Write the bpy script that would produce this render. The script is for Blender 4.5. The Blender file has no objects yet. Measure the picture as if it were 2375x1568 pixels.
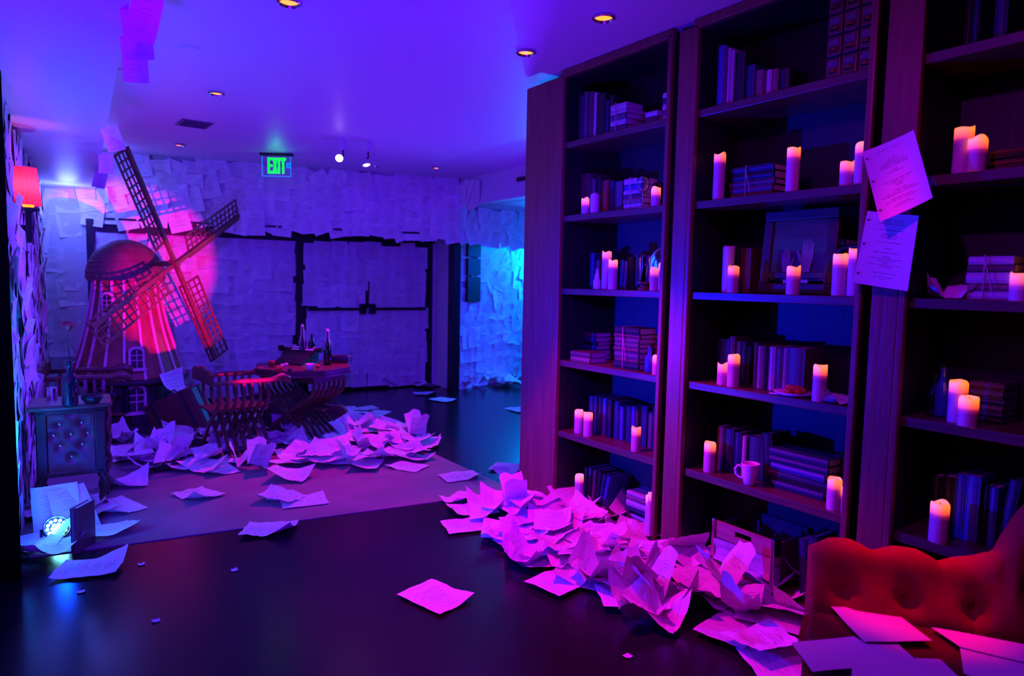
import bpy, bmesh, math, random
from mathutils import Vector as V, Matrix, noise
R=math.radians; PI=math.pi
random.seed(7)
rnd=random.uniform
sc=bpy.context.scene
COL=sc.collection
# ---------------------------------------------------------------- camera
F=1560.0; CX,CY=1187.5,784.0; H=1.42
def cd(px,py): return V((px-CX,-(py-CY),-F))
up=-(V((-372,-19000,-F)).normalized())
d0=cd(78,634.6); yv=(d0-up*d0.dot(up)).normalized(); xv=yv.cross(up)
M=Matrix((xv,yv,up)); C0=V((0,0,H))
cam=bpy.data.cameras.new('camera'); co=bpy.data.objects.new('camera',cam); COL.objects.link(co)
co.matrix_world=Matrix.Translation(C0)@M.to_4x4()
cam.sensor_width=36; cam.lens=F/2375*36; cam.clip_start=.05
cam.dof.use_dof=True; cam.dof.focus_distance=3.4; cam.dof.aperture_fstop=2.2
sc.camera=co
def ray(px,py): return M@cd(px,py)
def G(px,py,z=0.0):                 # point on the horizontal plane z
    r=ray(px,py); return C0+r*((z-H)/r.z)
def X(px,py,x):                     # point on a plane parallel to the bookcase
    r=ray(px,py); return C0+r*(x/r.x)
def PL(px,py,p,n):
    r=ray(px,py); return C0+r*((V(p)-C0).dot(n)/r.dot(n))
# ---------------------------------------------------------------- world, exposure
sc.view_settings.view_transform='Standard'; sc.view_settings.look='None'
sc.view_settings.exposure=0.0; sc.view_settings.gamma=1.0; sc.view_settings.use_curve_mapping=False
w=bpy.data.worlds.new('world'); sc.world=w; w.use_nodes=True
w.node_tree.nodes['Background'].inputs[0].default_value=(0.08,0.0,1.0,1)
w.node_tree.nodes['Background'].inputs[1].default_value=0.012
# ---------------------------------------------------------------- lights
def spot(name,loc,tgt,col,e,size=60,blend=.5,rad=.05):
    l=bpy.data.lights.new(name,'SPOT'); l.color=col; l.energy=e; l.spot_size=R(size); l.spot_blend=blend; l.shadow_soft_size=rad
    o=bpy.data.objects.new(name,l); COL.objects.link(o); o.location=loc
    o.rotation_euler=(V(tgt)-V(loc)).to_track_quat('-Z','Y').to_euler(); return o
def point(name,loc,col,e,rad=.05):
    l=bpy.data.lights.new(name,'POINT'); l.color=col; l.energy=e; l.shadow_soft_size=rad
    o=bpy.data.objects.new(name,l); COL.objects.link(o); o.location=loc; return o
# magenta ceiling spot (left of the camera) over the paper heap and the bookcase
spot('magenta_spot',(1.5,2.9,2.64),(2.1,2.45,0.0),(1,0,.45),270,64,.45,.04)
spot('shelf_spot',(.9,1.0,2.64),(2.6,1.7,1.0),(.60,0,1),50,100,.8,.04)
spot('red_ceiling_spot',(2.52,1.30,2.62),(2.33,1.0,.58),(1,.0,.03),260,17,.8,.03)
# unseen blue-violet fill behind the camera, aimed at the doors
spot('violet_wash',(-.6,-1.2,2.3),(2.4,7.4,1.0),(.075,0,1),1700,50,.6,.15)
# uplights standing on the floor that wash the ceiling
spot('blue_uplight',(-.5,.6,.3),(.7,3.1,2.7),(.065,.0,1),1150,78,1,.15)
spot('violet_uplight',(3.6,5.2,.25),(2.7,4.8,2.7),(.11,.0,1),230,140,1,.1)
# LED lamp on the floor by the left wall
point('led_glow',(.10,4.12,.20),(.0,.04,1),8,.04)
spot('led_beam',(.10,4.12,.18),(-.16,4.2,.95),(.0,.17,1),120,110,.9,.03)
# added blue beam near the left wall, no fixture, lighting the bookcase backs
spot('blue_fill_beam',(.02,4.25,.98),(2.9,2.3,.9),(.0,.003,1),900,62,.7,.03)
# blue light above the end of the left passage
point('passage_light',(.30,8.0,2.16),(.08,.12,1),17,.09)
point('corner_light',(.66,7.9,2.52),(.08,.11,1),3.0,.06)
# cyan light in the opening to the right
point('opening_light',(6.1,7.66,1.70),(.0,.22,1),120,.05)
point('opening_fill',(6.3,6.7,1.9),(.0,.08,1),45,.06)
spot('opening_floor',(6.3,6.2,2.2),(4.6,6.6,0),(.0,.01,1),220,110,.8,.08)
# magenta lamp low beside the foot of the bookcase, aimed at the windmill and the header behind it
spot('magenta_mill_spot',(1.72,3.45,.50),C0+ray(428,690).normalized()*6.9,(1,0,.34),1050,20.5,.35,.012)
spot('left_wall_wash',(1.7,4.1,2.6),(-.1,5.6,1.2),(.11,.012,1),520,66,.9,.1)  # added violet wash without a fixture, brightens the left wall
spot('heap_down_pink',(2.40,6.0,2.35),(1.9,5.1,0),(1,.0,.6),210,60,.8,.03)
# ---------------------------------------------------------------- materials
def nodes(name):
    m=bpy.data.materials.new(name); m.use_nodes=True; nt=m.node_tree; b=nt.nodes['Principled BSDF']; return m,nt,b
def mat(name,col,rough=.6,metal=0,em=None,es=0,spec=.5,noisy=0,bump=0,scale=8,stretch=(1,1,1)):
    m,nt,b=nodes(name); N=nt.nodes; L=nt.links
    b.inputs['Base Color'].default_value=(*col,1); b.inputs['Roughness'].default_value=rough
    b.inputs['Metallic'].default_value=metal; b.inputs['Specular IOR Level'].default_value=spec
    if em: b.inputs['Emission Color'].default_value=(*em,1); b.inputs['Emission Strength'].default_value=es
    if noisy or bump:
        tc=N.new('ShaderNodeTexCoord'); mp=N.new('ShaderNodeMapping'); mp.inputs['Scale'].default_value=stretch
        n=N.new('ShaderNodeTexNoise'); n.inputs['Scale'].default_value=scale; n.inputs['Detail'].default_value=6
        L.new(tc.outputs['Object'],mp.inputs[0]); L.new(mp.outputs[0],n.inputs['Vector'])
        if noisy:
            r=N.new('ShaderNodeValToRGB'); r.color_ramp.elements[0].position=.3; r.color_ramp.elements[1].position=.7
            r.color_ramp.elements[0].color=(*[c*(1-noisy) for c in col],1); r.color_ramp.elements[1].color=(*[min(1,c*(1+noisy*.5)) for c in col],1)
            L.new(n.outputs['Fac'],r.inputs[0]); L.new(r.outputs[0],b.inputs['Base Color'])
        if bump:
            bp=N.new('ShaderNodeBump'); bp.inputs['Strength'].default_value=bump; bp.inputs['Distance'].default_value=.01
            L.new(n.outputs['Fac'],bp.inputs['Height']); L.new(bp.outputs[0],b.inputs['Normal'])
    return m
def paper_mat(name,base=(.82,.8,.78),ink=.45):
    m,nt,b=nodes(name); N=nt.nodes; L=nt.links
    b.inputs['Roughness'].default_value=.75
    def math_(op,a,c=None,clamp=False):
        n=N.new('ShaderNodeMath'); n.operation=op; n.use_clamp=clamp
        for i,v in enumerate((a,c)):
            if v is None: continue
            if isinstance(v,(int,float)): n.inputs[i].default_value=v
            else: L.new(v,n.inputs[i])
        return n.outputs[0]
    uv=N.new('ShaderNodeTexCoord'); sp=N.new('ShaderNodeSeparateXYZ'); L.new(uv.outputs['UV'],sp.inputs[0])
    u,v=sp.outputs[0],sp.outputs[1]; oi=N.new('ShaderNodeObjectInfo').outputs['Random']
    row=math_('FLOOR',math_('MULTIPLY',v,36)); fr=math_('FRACT',math_('MULTIPLY',v,36))
    seed=math_('ADD',math_('MULTIPLY',oi,91.7),math_('MULTIPLY',row,3.17))
    def wn(x,dim='1D'):
        n=N.new('ShaderNodeTexWhiteNoise'); n.noise_dimensions='1D'; L.new(x,n.inputs['W']); return n.outputs['Value']
    half=math_('ADD',.06,math_('MULTIPLY',wn(seed),.30))
    inx=math_('LESS_THAN',math_('ABSOLUTE',math_('SUBTRACT',u,.5)),half)
    blank=math_('GREATER_THAN',wn(math_('ADD',seed,11.3)),.28)
    top=math_('MULTIPLY',math_('GREATER_THAN',v,.1),math_('LESS_THAN',v,.92))
    line=math_('GREATER_THAN',fr,.52)
    cb=N.new('ShaderNodeCombineXYZ'); L.new(math_('MULTIPLY',u,46),cb.inputs[0]); L.new(math_('MULTIPLY',seed,7.7),cb.inputs[1])
    nn=N.new('ShaderNodeTexNoise'); nn.inputs['Scale'].default_value=1; nn.inputs['Detail'].default_value=1; L.new(cb.outputs[0],nn.inputs['Vector'])
    word=math_('GREATER_THAN',nn.outputs['Fac'],.42)
    t=math_('MULTIPLY',math_('MULTIPLY',math_('MULTIPLY',inx,blank),math_('MULTIPLY',top,line)),word)
    t=math_('MULTIPLY',t,ink)
    mx=N.new('ShaderNodeMix'); mx.data_type='RGBA'
    L.new(t,mx.inputs['Factor']); mx.inputs['A'].default_value=(*base,1); mx.inputs['B'].default_value=(.05,.045,.05,1)
    tone=N.new('ShaderNodeHueSaturation'); L.new(mx.outputs['Result'],tone.inputs['Color'])
    L.new(math_('ADD',.86,math_('MULTIPLY',oi,.18)),tone.inputs['Value'])
    L.new(tone.outputs[0],b.inputs['Base Color'])
    return m
PAPER=paper_mat('script_paper'); PLAIN=mat('plain_paper',(.8,.79,.77),.75,noisy=.04,scale=5)
CEIL=mat('ceiling_paint',(.62,.62,.64),.42,bump=.04,scale=30,noisy=.03,spec=.35)
FLOOR=mat('dark_floor',(.017,.010,.014),.24,noisy=.35,bump=.03,scale=1.6,spec=.4)
SLAB=mat('pale_floor_cloth',(.24,.20,.21),.6,noisy=.22,bump=.08,scale=3.5)
BLACK=mat('black_paint',(.008,.008,.01),.45); WALLP=mat('white_wall',(.6,.6,.6),.7,bump=.05,scale=20)
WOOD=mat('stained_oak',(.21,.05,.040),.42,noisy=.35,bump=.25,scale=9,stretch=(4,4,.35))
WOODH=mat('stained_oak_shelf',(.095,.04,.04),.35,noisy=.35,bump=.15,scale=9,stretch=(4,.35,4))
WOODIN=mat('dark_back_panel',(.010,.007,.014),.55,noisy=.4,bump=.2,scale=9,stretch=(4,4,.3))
DARKW=mat('dark_walnut',(.05,.022,.014),.4,noisy=.4,bump=.2,scale=12)
CARVED=mat('polished_walnut',(.13,.06,.035),.35,noisy=.4,bump=.3,scale=14)
MILLP=mat('mill_panel',(.30,.10,.05),.55,noisy=.3,bump=.2,scale=6,stretch=(5,5,.5))
MILLR=mat('mill_rib',(.75,.5,.5),.45,noisy=.15,scale=6)
MILLD=mat('mill_dark',(.05,.03,.03),.6,noisy=.3,scale=6)
SHING=mat('shingle',(.20,.11,.09),.6,noisy=.35,bump=.3,scale=14)
SAIL=mat('sail_timber',(.22,.07,.04),.5,noisy=.35,bump=.2,scale=10)
METAL=mat('black_metal',(.008,.008,.010),.4,.0); CHROME=mat('chrome',(.6,.6,.6),.18,1); BRASS=mat('brass',(.6,.4,.15),.28,1)
GLASSD=mat('dark_bottle_glass',(.006,.008,.016),.08,spec=.8); PORC=mat('white_porcelain',(.8,.8,.8),.22)
LEATH=mat('brown_leather',(.12,.04,.03),.4,noisy=.3,bump=.3,scale=18); LEATHD=mat('dark_leather',(.03,.02,.02),.42,bump=.2,scale=18)
WAXD=mat('unlit_wax',(.75,.68,.62),.5); FRUIT=mat('red_fruit',(.35,.03,.02),.35); FOOD=mat('red_pastry',(.65,.12,.04),.5,noisy=.3,scale=30)
GRAPE=mat('grape_skin',(.03,.01,.03),.15); ROSE=mat('rose_petal',(.30,.02,.03),.5); LEAF=mat('rose_leaf',(.03,.06,.03),.5)
FABRIC=mat('red_velvet',(.30,.0003,.030),.85,noisy=.15,bump=.1,scale=60,spec=.15); SEATF=mat('brown_velvet',(.10,.02,.012),.8,noisy=.3,bump=.2,scale=20,spec=.2)
AMBER=mat('amber_lamp',(.9,.3,.05),.4,em=(1,.16,.005),es=4.0); WHITEL=mat('white_lamp',(.9,.9,.9),.4,em=(1,.55,.95),es=9)
LEDC=mat('cyan_led',(.1,.8,1),.4,em=(.25,.95,1),es=26); GREENL=mat('green_letter',(.0,.6,.05),.4,em=(.0,1,.03),es=1.6)
CYANP=mat('arrow_panel',(.0,.35,.7),.4,em=(0,.30,.75),es=.8); TWINE=mat('twine',(.5,.42,.33),.8)
VENTM=mat('vent_paint',(.12,.12,.13),.5); BLUEG=mat('blue_glass',(.03,.08,.4),.06,spec=.8)
def glass(name,col=(1,1,1),rough=.02):
    m,nt,b=nodes(name); b.inputs['Base Color'].default_value=(*col,1); b.inputs['Transmission Weight'].default_value=1; b.inputs['Roughness'].default_value=rough; b.inputs['IOR'].default_value=1.45; return m
GLASS=glass('clear_glass')
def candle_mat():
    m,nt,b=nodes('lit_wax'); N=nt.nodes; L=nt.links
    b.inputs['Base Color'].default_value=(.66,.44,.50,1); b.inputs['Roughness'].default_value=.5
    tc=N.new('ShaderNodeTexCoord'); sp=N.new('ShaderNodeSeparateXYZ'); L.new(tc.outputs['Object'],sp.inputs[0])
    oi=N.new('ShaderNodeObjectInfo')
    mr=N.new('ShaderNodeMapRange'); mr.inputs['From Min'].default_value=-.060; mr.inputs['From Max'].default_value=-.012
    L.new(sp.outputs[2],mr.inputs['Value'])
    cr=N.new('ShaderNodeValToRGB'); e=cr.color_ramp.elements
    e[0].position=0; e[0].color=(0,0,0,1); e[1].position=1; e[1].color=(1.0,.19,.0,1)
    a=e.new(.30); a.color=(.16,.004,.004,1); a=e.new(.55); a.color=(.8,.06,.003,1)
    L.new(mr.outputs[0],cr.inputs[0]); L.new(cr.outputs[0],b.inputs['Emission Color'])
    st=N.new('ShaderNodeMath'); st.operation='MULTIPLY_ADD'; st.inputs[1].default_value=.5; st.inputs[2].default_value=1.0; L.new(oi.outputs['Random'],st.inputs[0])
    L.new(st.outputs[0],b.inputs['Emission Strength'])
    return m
WAX=candle_mat()
def shade_mat():
    m,nt,b=nodes('pleated_shade_fabric'); N=nt.nodes; L=nt.links; out=N['Material Output']
    t=N.new('ShaderNodeBsdfTranslucent'); t.inputs[0].default_value=(.95,.10,.16,1); d=N.new('ShaderNodeBsdfDiffuse'); d.inputs[0].default_value=(.6,.08,.12,1)
    x=N.new('ShaderNodeMixShader'); x.inputs[0].default_value=.35; L.new(t.outputs[0],x.inputs[1]); L.new(d.outputs[0],x.inputs[2]); L.new(x.outputs[0],out.inputs[0]); return m
SHADE=shade_mat()
BOOKC={'navy':(.015,.025,.08),'black':(.008,.008,.011),'grey':(.10,.09,.11),'plum':(.10,.03,.06),'red':(.28,.03,.02),'tan':(.22,.14,.10),'green':(.02,.06,.05),'pale':(.5,.45,.42),'blue':(.05,.09,.28),'brown':(.14,.06,.03)}
BOOKM={k:mat(k+'_cloth',c,.5,noisy=.2,scale=20,bump=.1) for k,c in BOOKC.items()}
PAGES=mat('page_block',(.55,.48,.40),.8,noisy=.25,scale=60,stretch=(.2,8,.2))
# ---------------------------------------------------------------- mesh helpers
class MB:
    def __init__(s): s.bm=bmesh.new()
    def box(s,c,size,rot=None,bev=0):
        m=Matrix.Translation(V(c))@(rot.to_4x4() if rot else Matrix.Identity(4))@Matrix.Diagonal((*size,1))
        r=bmesh.ops.create_cube(s.bm,size=1,matrix=m)
        if bev:
            es=list({e for v in r['verts'] for e in v.link_edges})
            bmesh.ops.bevel(s.bm,geom=es,offset=bev,segments=2,affect='EDGES',profile=.5)
        return s
    def lathe(s,prof,c=(0,0,0),n=16,axis=None,sx=1,sy=1):
        T=Matrix.Translation(V(c))@(axis.to_4x4() if axis else Matrix.Identity(4)); rings=[]
        for r,z in prof:
            if r<1e-6: rings.append([s.bm.verts.new(T@V((0,0,z)))])
            else: rings.append([s.bm.verts.new(T@V((r*sx*math.cos(2*PI*i/n),r*sy*math.sin(2*PI*i/n),z))) for i in range(n)])
        for a,b in zip(rings,rings[1:]):
            for i in range(n):
                j=(i+1)%n; q=[a[i%len(a)],a[j%len(a)],b[j%len(b)],b[i%len(b)]]
                u=[]
                for v in q:
                    if v not in u: u.append(v)
                if len(u)>2:
                    try: s.bm.faces.new(u)
                    except ValueError: pass
        return s
    def cap(s,ring): 
        try: s.bm.faces.new(ring)
        except ValueError: pass
    def tube(s,pts,r,n=8,flat=None):
        pts=[V(p) for p in pts]; rings=[]
        rr=r if isinstance(r,(list,tuple)) else [r]*len(pts); prev=None
        for i,p in enumerate(pts):
            t=(pts[min(i+1,len(pts)-1)]-pts[max(i-1,0)]).normalized()
            if prev is None:
                a=t.orthogonal().normalized() if flat is None else (V(flat)-t*V(flat).dot(t)).normalized()
            else: a=(prev-t*prev.dot(t)).normalized()
            prev=a; b=t.cross(a)
            k=1 if not flat else .0
            if flat: # rectangular section: rr=(half along flat, half other)
                h1,h2=(r[0],r[1]); rings.append([s.bm.verts.new(p+a*x*h1+b*y*h2) for x,y in((-1,-1),(1,-1),(1,1),(-1,1))])
            else: rings.append([s.bm.verts.new(p+(a*math.cos(2*PI*j/n)+b*math.sin(2*PI*j/n))*rr[i]) for j in range(n)])
        m=len(rings[0])
        for a,b in zip(rings,rings[1:]):
            for j in range(m): s.bm.faces.new((a[j],a[(j+1)%m],b[(j+1)%m],b[j]))
        s.cap(rings[0][::-1]); s.cap(rings[-1]); return s
    def prism(s,pts,z0,z1,T=None):
        T=T or Matrix.Identity(4)
        a=[s.bm.verts.new(T@V((x,y,z0))) for x,y in pts]; b=[s.bm.verts.new(T@V((x,y,z1))) for x,y in pts]
        s.cap(a[::-1]); s.cap(b)
        for i in range(len(pts)): s.bm.faces.new((a[i],a[(i+1)%len(a)],b[(i+1)%len(a)],b[i]))
        return s
    def mesh(s,name,m,smooth=False):
        bmesh.ops.recalc_face_normals(s.bm,faces=s.bm.faces)
        me=bpy.data.meshes.new(name); s.bm.to_mesh(me); s.bm.free(); me.materials.append(m)
        if smooth: 
            for p in me.polygons: p.use_smooth=True
            if smooth!='all': me.set_sharp_from_angle(angle=R(38))
        return me
def put(name,me,parent=None,loc=(0,0,0),rot=None,scale=None,label=None,cat=None,group=None,kind=None):
    o=bpy.data.objects.new(name,me); COL.objects.link(o); o.parent=parent; o.location=loc
    if rot is not None: o.rotation_euler=rot
    if scale is not None: o.scale=scale
    for k,v in(('label',label),('category',cat),('group',group),('kind',kind)):
        if v: o[k]=v
    return o
def thing(name,label,cat,loc=(0,0,0),rot=(0,0,0),group=None): return put(name,None,None,loc,rot,None,label,cat,group)
def pb(name,mb,m,parent=None,smooth=False,**k): return put(name,mb.mesh(name,m,smooth),parent,**k)
def struct(name,mb,m,**k): return pb(name,mb,m,None,kind='structure',**k)
NUM=['first','second','third','fourth','fifth','sixth','seventh','eighth','ninth','tenth','eleventh','twelfth','thirteenth','fourteenth','fifteenth','sixteenth']
# ---------------------------------------------------------------- sheets of paper
def sheet_mesh(seed,kind,m=PAPER,w=.216,h=.279):
    rs=random.Random(seed); nx,ny=(9,11) if kind!='wall' else (3,4)
    bm=bmesh.new(); uvl=bm.loops.layers.uv.new('UVMap'); g=[]
    fa=rs.uniform(0,PI); fx,fy=math.cos(fa),math.sin(fa); fo=rs.uniform(-.05,.05); bend=rs.uniform(-1,1)
    off=V((rs.uniform(0,50),rs.uniform(0,50),0)); ck=rs.choice([(1,1),(1,-1),(-1,1),(-1,-1)]); ch=rs.uniform(.02,.10)
    f2=rs.uniform(0,PI); 
    for j in range(ny+1):
        for i in range(nx+1):
            x=(i/nx-.5)*w; y=(j/ny-.5)*h; z=0
            if kind=='wall':
                z=.012*abs(bend)*((x/w*2)**2 if fa>1.5 else (y/h*2)**2)+(.02*max(0,(-y/h*2-.4))**2 if rs.random()>.1 else .008)
                p=V((x,y,z))
            elif kind=='hang':
                z=.03*(y/h*2)**2*(1 if y<0 else .3)+.01*(x/w*2)**2; p=V((x,y,z))
            else:
                d=x*fx+y*fy-fo; e=-x*fy+y*fx
                amp={'flat':.006,'curl':.010,'crumple':.020,'wad':.030}[kind]
                z=amp*noise.fractal(V((x*9,y*9,0))+off,1,2,2)+amp*.9*abs(noise.noise(V((x*16,y*16,3))+off))
                if kind=='curl': z+=bend*.06*(e/(w/2))**2*(1 if bend>0 else -.6)+max(0,(x*ck[0]/w+y*ck[1]/h-.45))**1.3*ch*1.6
                if kind=='flat': z+=max(0,(x*ck[0]/w+y*ck[1]/h-.55))*ch*1.2
                if kind=='crumple':
                    z+=abs(d)*.42*(.8+.4*bend)+max(0,(x*ck[0]/w+y*ck[1]/h-.3))*ch
                    x*=.93;y*=.93
                if kind=='wad':
                    z+=abs(d)*.75+abs(x*math.cos(f2)+y*math.sin(f2))*.55; x*=.72;y*=.72
                x+=amp*.5*noise.noise(V((x*14,y*14,7))+off); y+=amp*.5*noise.noise(V((x*14,y*14,17))+off)
                p=V((x,y,z))
            g.append((bm.verts.new(p),i/nx,j/ny))
    zm=min(v.co.z for v,_,_ in g)
    if kind not in('wall','hang'):
        for v,_,_ in g: v.co.z-=zm-.002
    for j in range(ny):
        for i in range(nx):
            q=[g[j*(nx+1)+i],g[j*(nx+1)+i+1],g[(j+1)*(nx+1)+i+1],g[(j+1)*(nx+1)+i]]
            if kind in('crumple','wad','curl'):
                tris=((0,1,2),(0,2,3)) if (i*7+j*3+seed)%2 else ((0,1,3),(1,2,3))
            else: tris=((0,1,2,3),)
            for t in tris:
                f=bm.faces.new([q[k][0] for k in t])
                for l,k in zip(f.loops,t): l[uvl].uv=(q[k][1],q[k][2])
                f.smooth = kind!='wall'
    me=bpy.data.meshes.new('paper_sheet'); bm.to_mesh(me); bm.free(); me.materials.append(m)
    if kind in('curl','crumple','wad'): me.set_sharp_from_angle(angle=R(24))
    return me
WS=[sheet_mesh(i,'wall') for i in range(8)]
PS={k:[sheet_mesh(100+i*7+len(k)*31,k) for i in range(n)] for k,n in(('flat',6),('curl',9),('crumple',9),('wad',5))}
def wall_sheets(parent,P,u,n,u0,u1,z0,z1,du=.15,dz=.19,tilt=.12,lift=0,edge=.03,skip=None,name='paper_sheet'):
    """overlapping pages stuck on the wall through P, direction u, facing n"""
    u=V(u).normalized(); n=V(n).normalized(); k=0
    nu=max(1,round((u1-u0-.17)/du)); nz=max(1,round((z1-z0-.22)/dz))
    a0=u0+.10-edge; a1=u1-.10+edge; b0=z0+.135-edge; b1=z1-.135
    if a1<a0: a0=a1=(u0+u1)/2
    for j in range(nz,-1,-1):
        for i in range(nu+1):
            a=a0+(a1-a0)*(i/nu if nu else .5)+rnd(-.035,.035); b=b0+(b1-b0)*(j/nz if nz else .5)+rnd(-.04,.04)
            if skip and skip(a,b): continue
            t=random.gauss(0,tilt)
            k+=1; off=.004+lift+(k%5)*.0035+rnd(0,.002)
            base=Matrix((u,V((0,0,1)),n)).transposed()
            rot=base@Matrix.Rotation(t,3,'Z')@Matrix.Rotation(rnd(-.03,.09),3,'X')
            s=rnd(.94,1.03); o=put(name,random.choice(WS),parent); 
            mw=Matrix.Translation(V(P)+u*a+V((0,0,b))+n*off)@rot.to_4x4()@Matrix.Diagonal((s,s,s,1))
            o.matrix_local=mw
# ================================================================= structure
B=2.649; CZ=2.70
struct('floor',MB().box((2.6,2.5,-.05),(9.6,14,.1)),FLOOR)
struct('ceiling',MB().box((2.6,2.5,CZ+.05),(9.6,14,.1)),CEIL)
# lower ceiling over the left passage (its edge runs from near the camera to the back wall)
def lw(y,k=0): return -.12+.048*(y-4.6)+k
struct('ceiling_low',MB().prism([(lw(-1,-2.2),-1),(.12,-1),(.28,2.55),(.555,8.4),(lw(8.4),8.4),(lw(3.77),3.77),(-2.2,3.77)],2.30,CZ),CEIL)
wl=struct('wall_left',MB().prism([(lw(3.82),3.82),(lw(8.5),8.5),(lw(8.5)-.1,8.5),(lw(3.82)-.1,3.82)],0,2.3),WALLP)
struct('wall_left_end',MB().box((-.95,3.79,1.15),(1.72,.06,2.3)),mat('black_drape',(.0015,.0015,.002),.95,spec=.0))
wb=struct('wall_back',MB().prism([(-.2,8.42),(.56,8.39),(.56,8.6),(-.2,8.6)],0,2.3),WALLP)
# door wall (slightly oblique), header in front of it
DP=V((.6,8.38,0)); DU=V((3.75,-.26,0)).normalized(); DN=V((DU.y,-DU.x,0))
if DN.y>0: DN=-DN
def du(px,py): return (PL(px,py,DP,DN)-DP).dot(DU)
m=MB().prism([(.56,8.383),(4.4,8.117),(4.4,8.4),(.56,8.6)],0,2.05); wd=struct('wall_doors',m,BLACK)
HP=V((.5,8.44,0)); HU=V((3.8,-1.02,0)).normalized(); HN=V((HU.y,-HU.x,0)); 
if HN.y>0: HN=-HN
HL=3.93
hd=struct('wall_header',MB().prism([(.5,8.36),(4.32,7.415),(4.6,7.6),(4.6,8.5),(.5,8.6)],2.02,CZ),WALLP)
struct('trim_1',MB().prism([(.52,8.33),(4.3,7.40),(4.3,8.1),(.52,8.5)],1.995,2.02),BLACK)
struct('trim_2',MB().prism([(.56,8.34),(4.35,8.08),(4.35,8.12),(.56,8.39)],1.87,1.996),BLACK)
# black posts of the frame
for i,(px,w_) in enumerate([(214,.07),(692,.07),(994,.055)]):
    u_=du(px,700); c=DP+DU*u_
    rot=Matrix.Rotation(math.atan2(DU.y,DU.x),3,'Z')
    struct('trim_%d'%(i+3),MB().box((c+DN*.03+V((0,0,1.0))),(w_,.07,2.0),rot),BLACK)
c=G(1046,905); struct('trim_6',MB().box((4.405,7.50,1.03),(.10,.14,2.06)),BLACK)
# two door leaves with push bars
for i,(a,b) in enumerate([(706,846),(850,984)]):
    ua,ub=du(a,700),du(b,700); rot=Matrix.Rotation(math.atan2(DU.y,DU.x),3,'Z'); c=DP+DU*(ua+ub)/2+DN*.02
    d=struct('door_%d'%(i+1),MB().box((c+V((0,0,1.0))),(ub-ua-.01,.045,1.86),rot,.004),BLACK)
    pb('push_bar',MB().box((c+DN*.07+V((0,0,1.05))),(ub-ua-.03,.03,.035),rot,.006).box((c+DN*.04+DU*((ub-ua)/2-.05)*(1-2*i)+V((0,0,1.05))),(.09,.07,.13),rot,.006),METAL,d)
    wall_sheets(d,DP+DN*.047,DU,DN,ua,ub,1.07,1.885,.15,.17,.05,edge=.01)
    wall_sheets(d,DP+DN*.047,DU,DN,ua,ub,.05,1.06,.15,.17,.05,edge=.01)
wall_sheets(wd,DP+DN*.01,DU,DN,du(228,700),du(680,700),.04,1.885,.155,.185,.08,edge=.02)
wall_sheets(wd,DP+DN*.01,DU,DN,du(1002,700),du(1040,700)+.03,.03,1.97,.15,.2,.06)
HP=V((.5,8.36,0)); HU=V((3.82,-.945,0)).normalized(); HN=V((-.24,-.97,0)).normalized()
wall_sheets(hd,HP,HU,HN,.0,HL,2.0,CZ,.15,.155,.26,edge=.07,lift=.012)
wall_sheets(wb,(-.2,8.42,0),(1,0,0),(0,-1,0),.16,.76,.0,2.29,.16,.19,.1,edge=.03)
wlu=V((.048,1,0)).normalized()
wall_sheets(wl,(lw(3.82),3.82,0),wlu,(1,-.048,0),0,4.6,.0,2.29,.19,.2,.14,lift=.012)
# ragged loose pages bulging from the left wall
HANG=[sheet_mesh(500+i,'hang') for i in range(3)]
for i in range(20):
    y=rnd(3.86,8.2) if i>8 else rnd(3.86,5.2); z=rnd(.2,2.1)
    rot=Matrix(((0,0,1),(1,0,0),(0,1,0)))@Matrix.Rotation(rnd(-.4,.4),3,'Z')@Matrix.Rotation(rnd(.05,.18),3,'X')@Matrix.Rotation(rnd(-.2,.2),3,'Y')
    o=put('paper_sheet',random.choice(HANG),wl); o.matrix_local=Matrix.Translation((lw(y)+rnd(.03,.05),y,z))@rot.to_4x4()
# right: pier, header, papered wall of the opening, soffit
wp=struct('wall_pier',MB().prism([(4.45,7.58),(5.02,7.70),(5.02,8.3),(4.45,8.3)],0,2.05),WALLP)
ho=struct('wall_opening_header',MB().prism([(4.32,7.42),(6.8,7.42),(6.8,7.56),(4.32,7.5)],2.03,2.37),WALLP)
wo=struct('wall_opening',MB().box((6.0,8.0,1.2),(2.2,.3,2.4)),WALLP)
struct('wall_right_far',MB().box((7.1,5.5,1.35),(.1,5.4,2.7)),WALLP)
ss=struct('soffit_right',MB().box((4.52,5.2,2.535),(.2,4.45,.33)),CEIL)
struct('ceiling_opening',MB().box((5.9,5.3,2.42),(2.6,5.0,.1)),CEIL)
pb('linear_vent',MB().box((4.41,5.72,2.56),(.02,.9,.045),None,.004),METAL,ss)
wall_sheets(wp,(4.45,7.575,0),(.57,.12,0),(.2,-1,0),0,.58,.0,2.04,.15,.19,.06,edge=.02,skip=lambda a,b: .13<a<.5 and 1.2<b<1.95)
rp=Matrix.Rotation(math.atan2(.12,.57),3,'Z')
for k,(za,zb) in enumerate([(1.16,1.49),(1.51,1.73),(1.75,1.92)]):
    pb('black_panel',MB().box((4.75,7.60,(za+zb)/2),(.235,.05,zb-za),rp,.003),BLACK,wp)
wall_sheets(ho,(4.32,7.415,0),(1,0,0),(0,-1,0),.05,1.9,1.93,2.36,.16,.17,.3,edge=.03)
wall_sheets(wo,(4.95,7.848,0),(1,0,0),(0,-1,0),0.02,1.4,.0,2.3,.15,.19,.3,edge=.02)
wall_sheets(ss,(4.415,7.4,0),(0,-1,0),(-1,0,0),.0,.42,2.35,2.68,.14,.15,.3)
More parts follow.
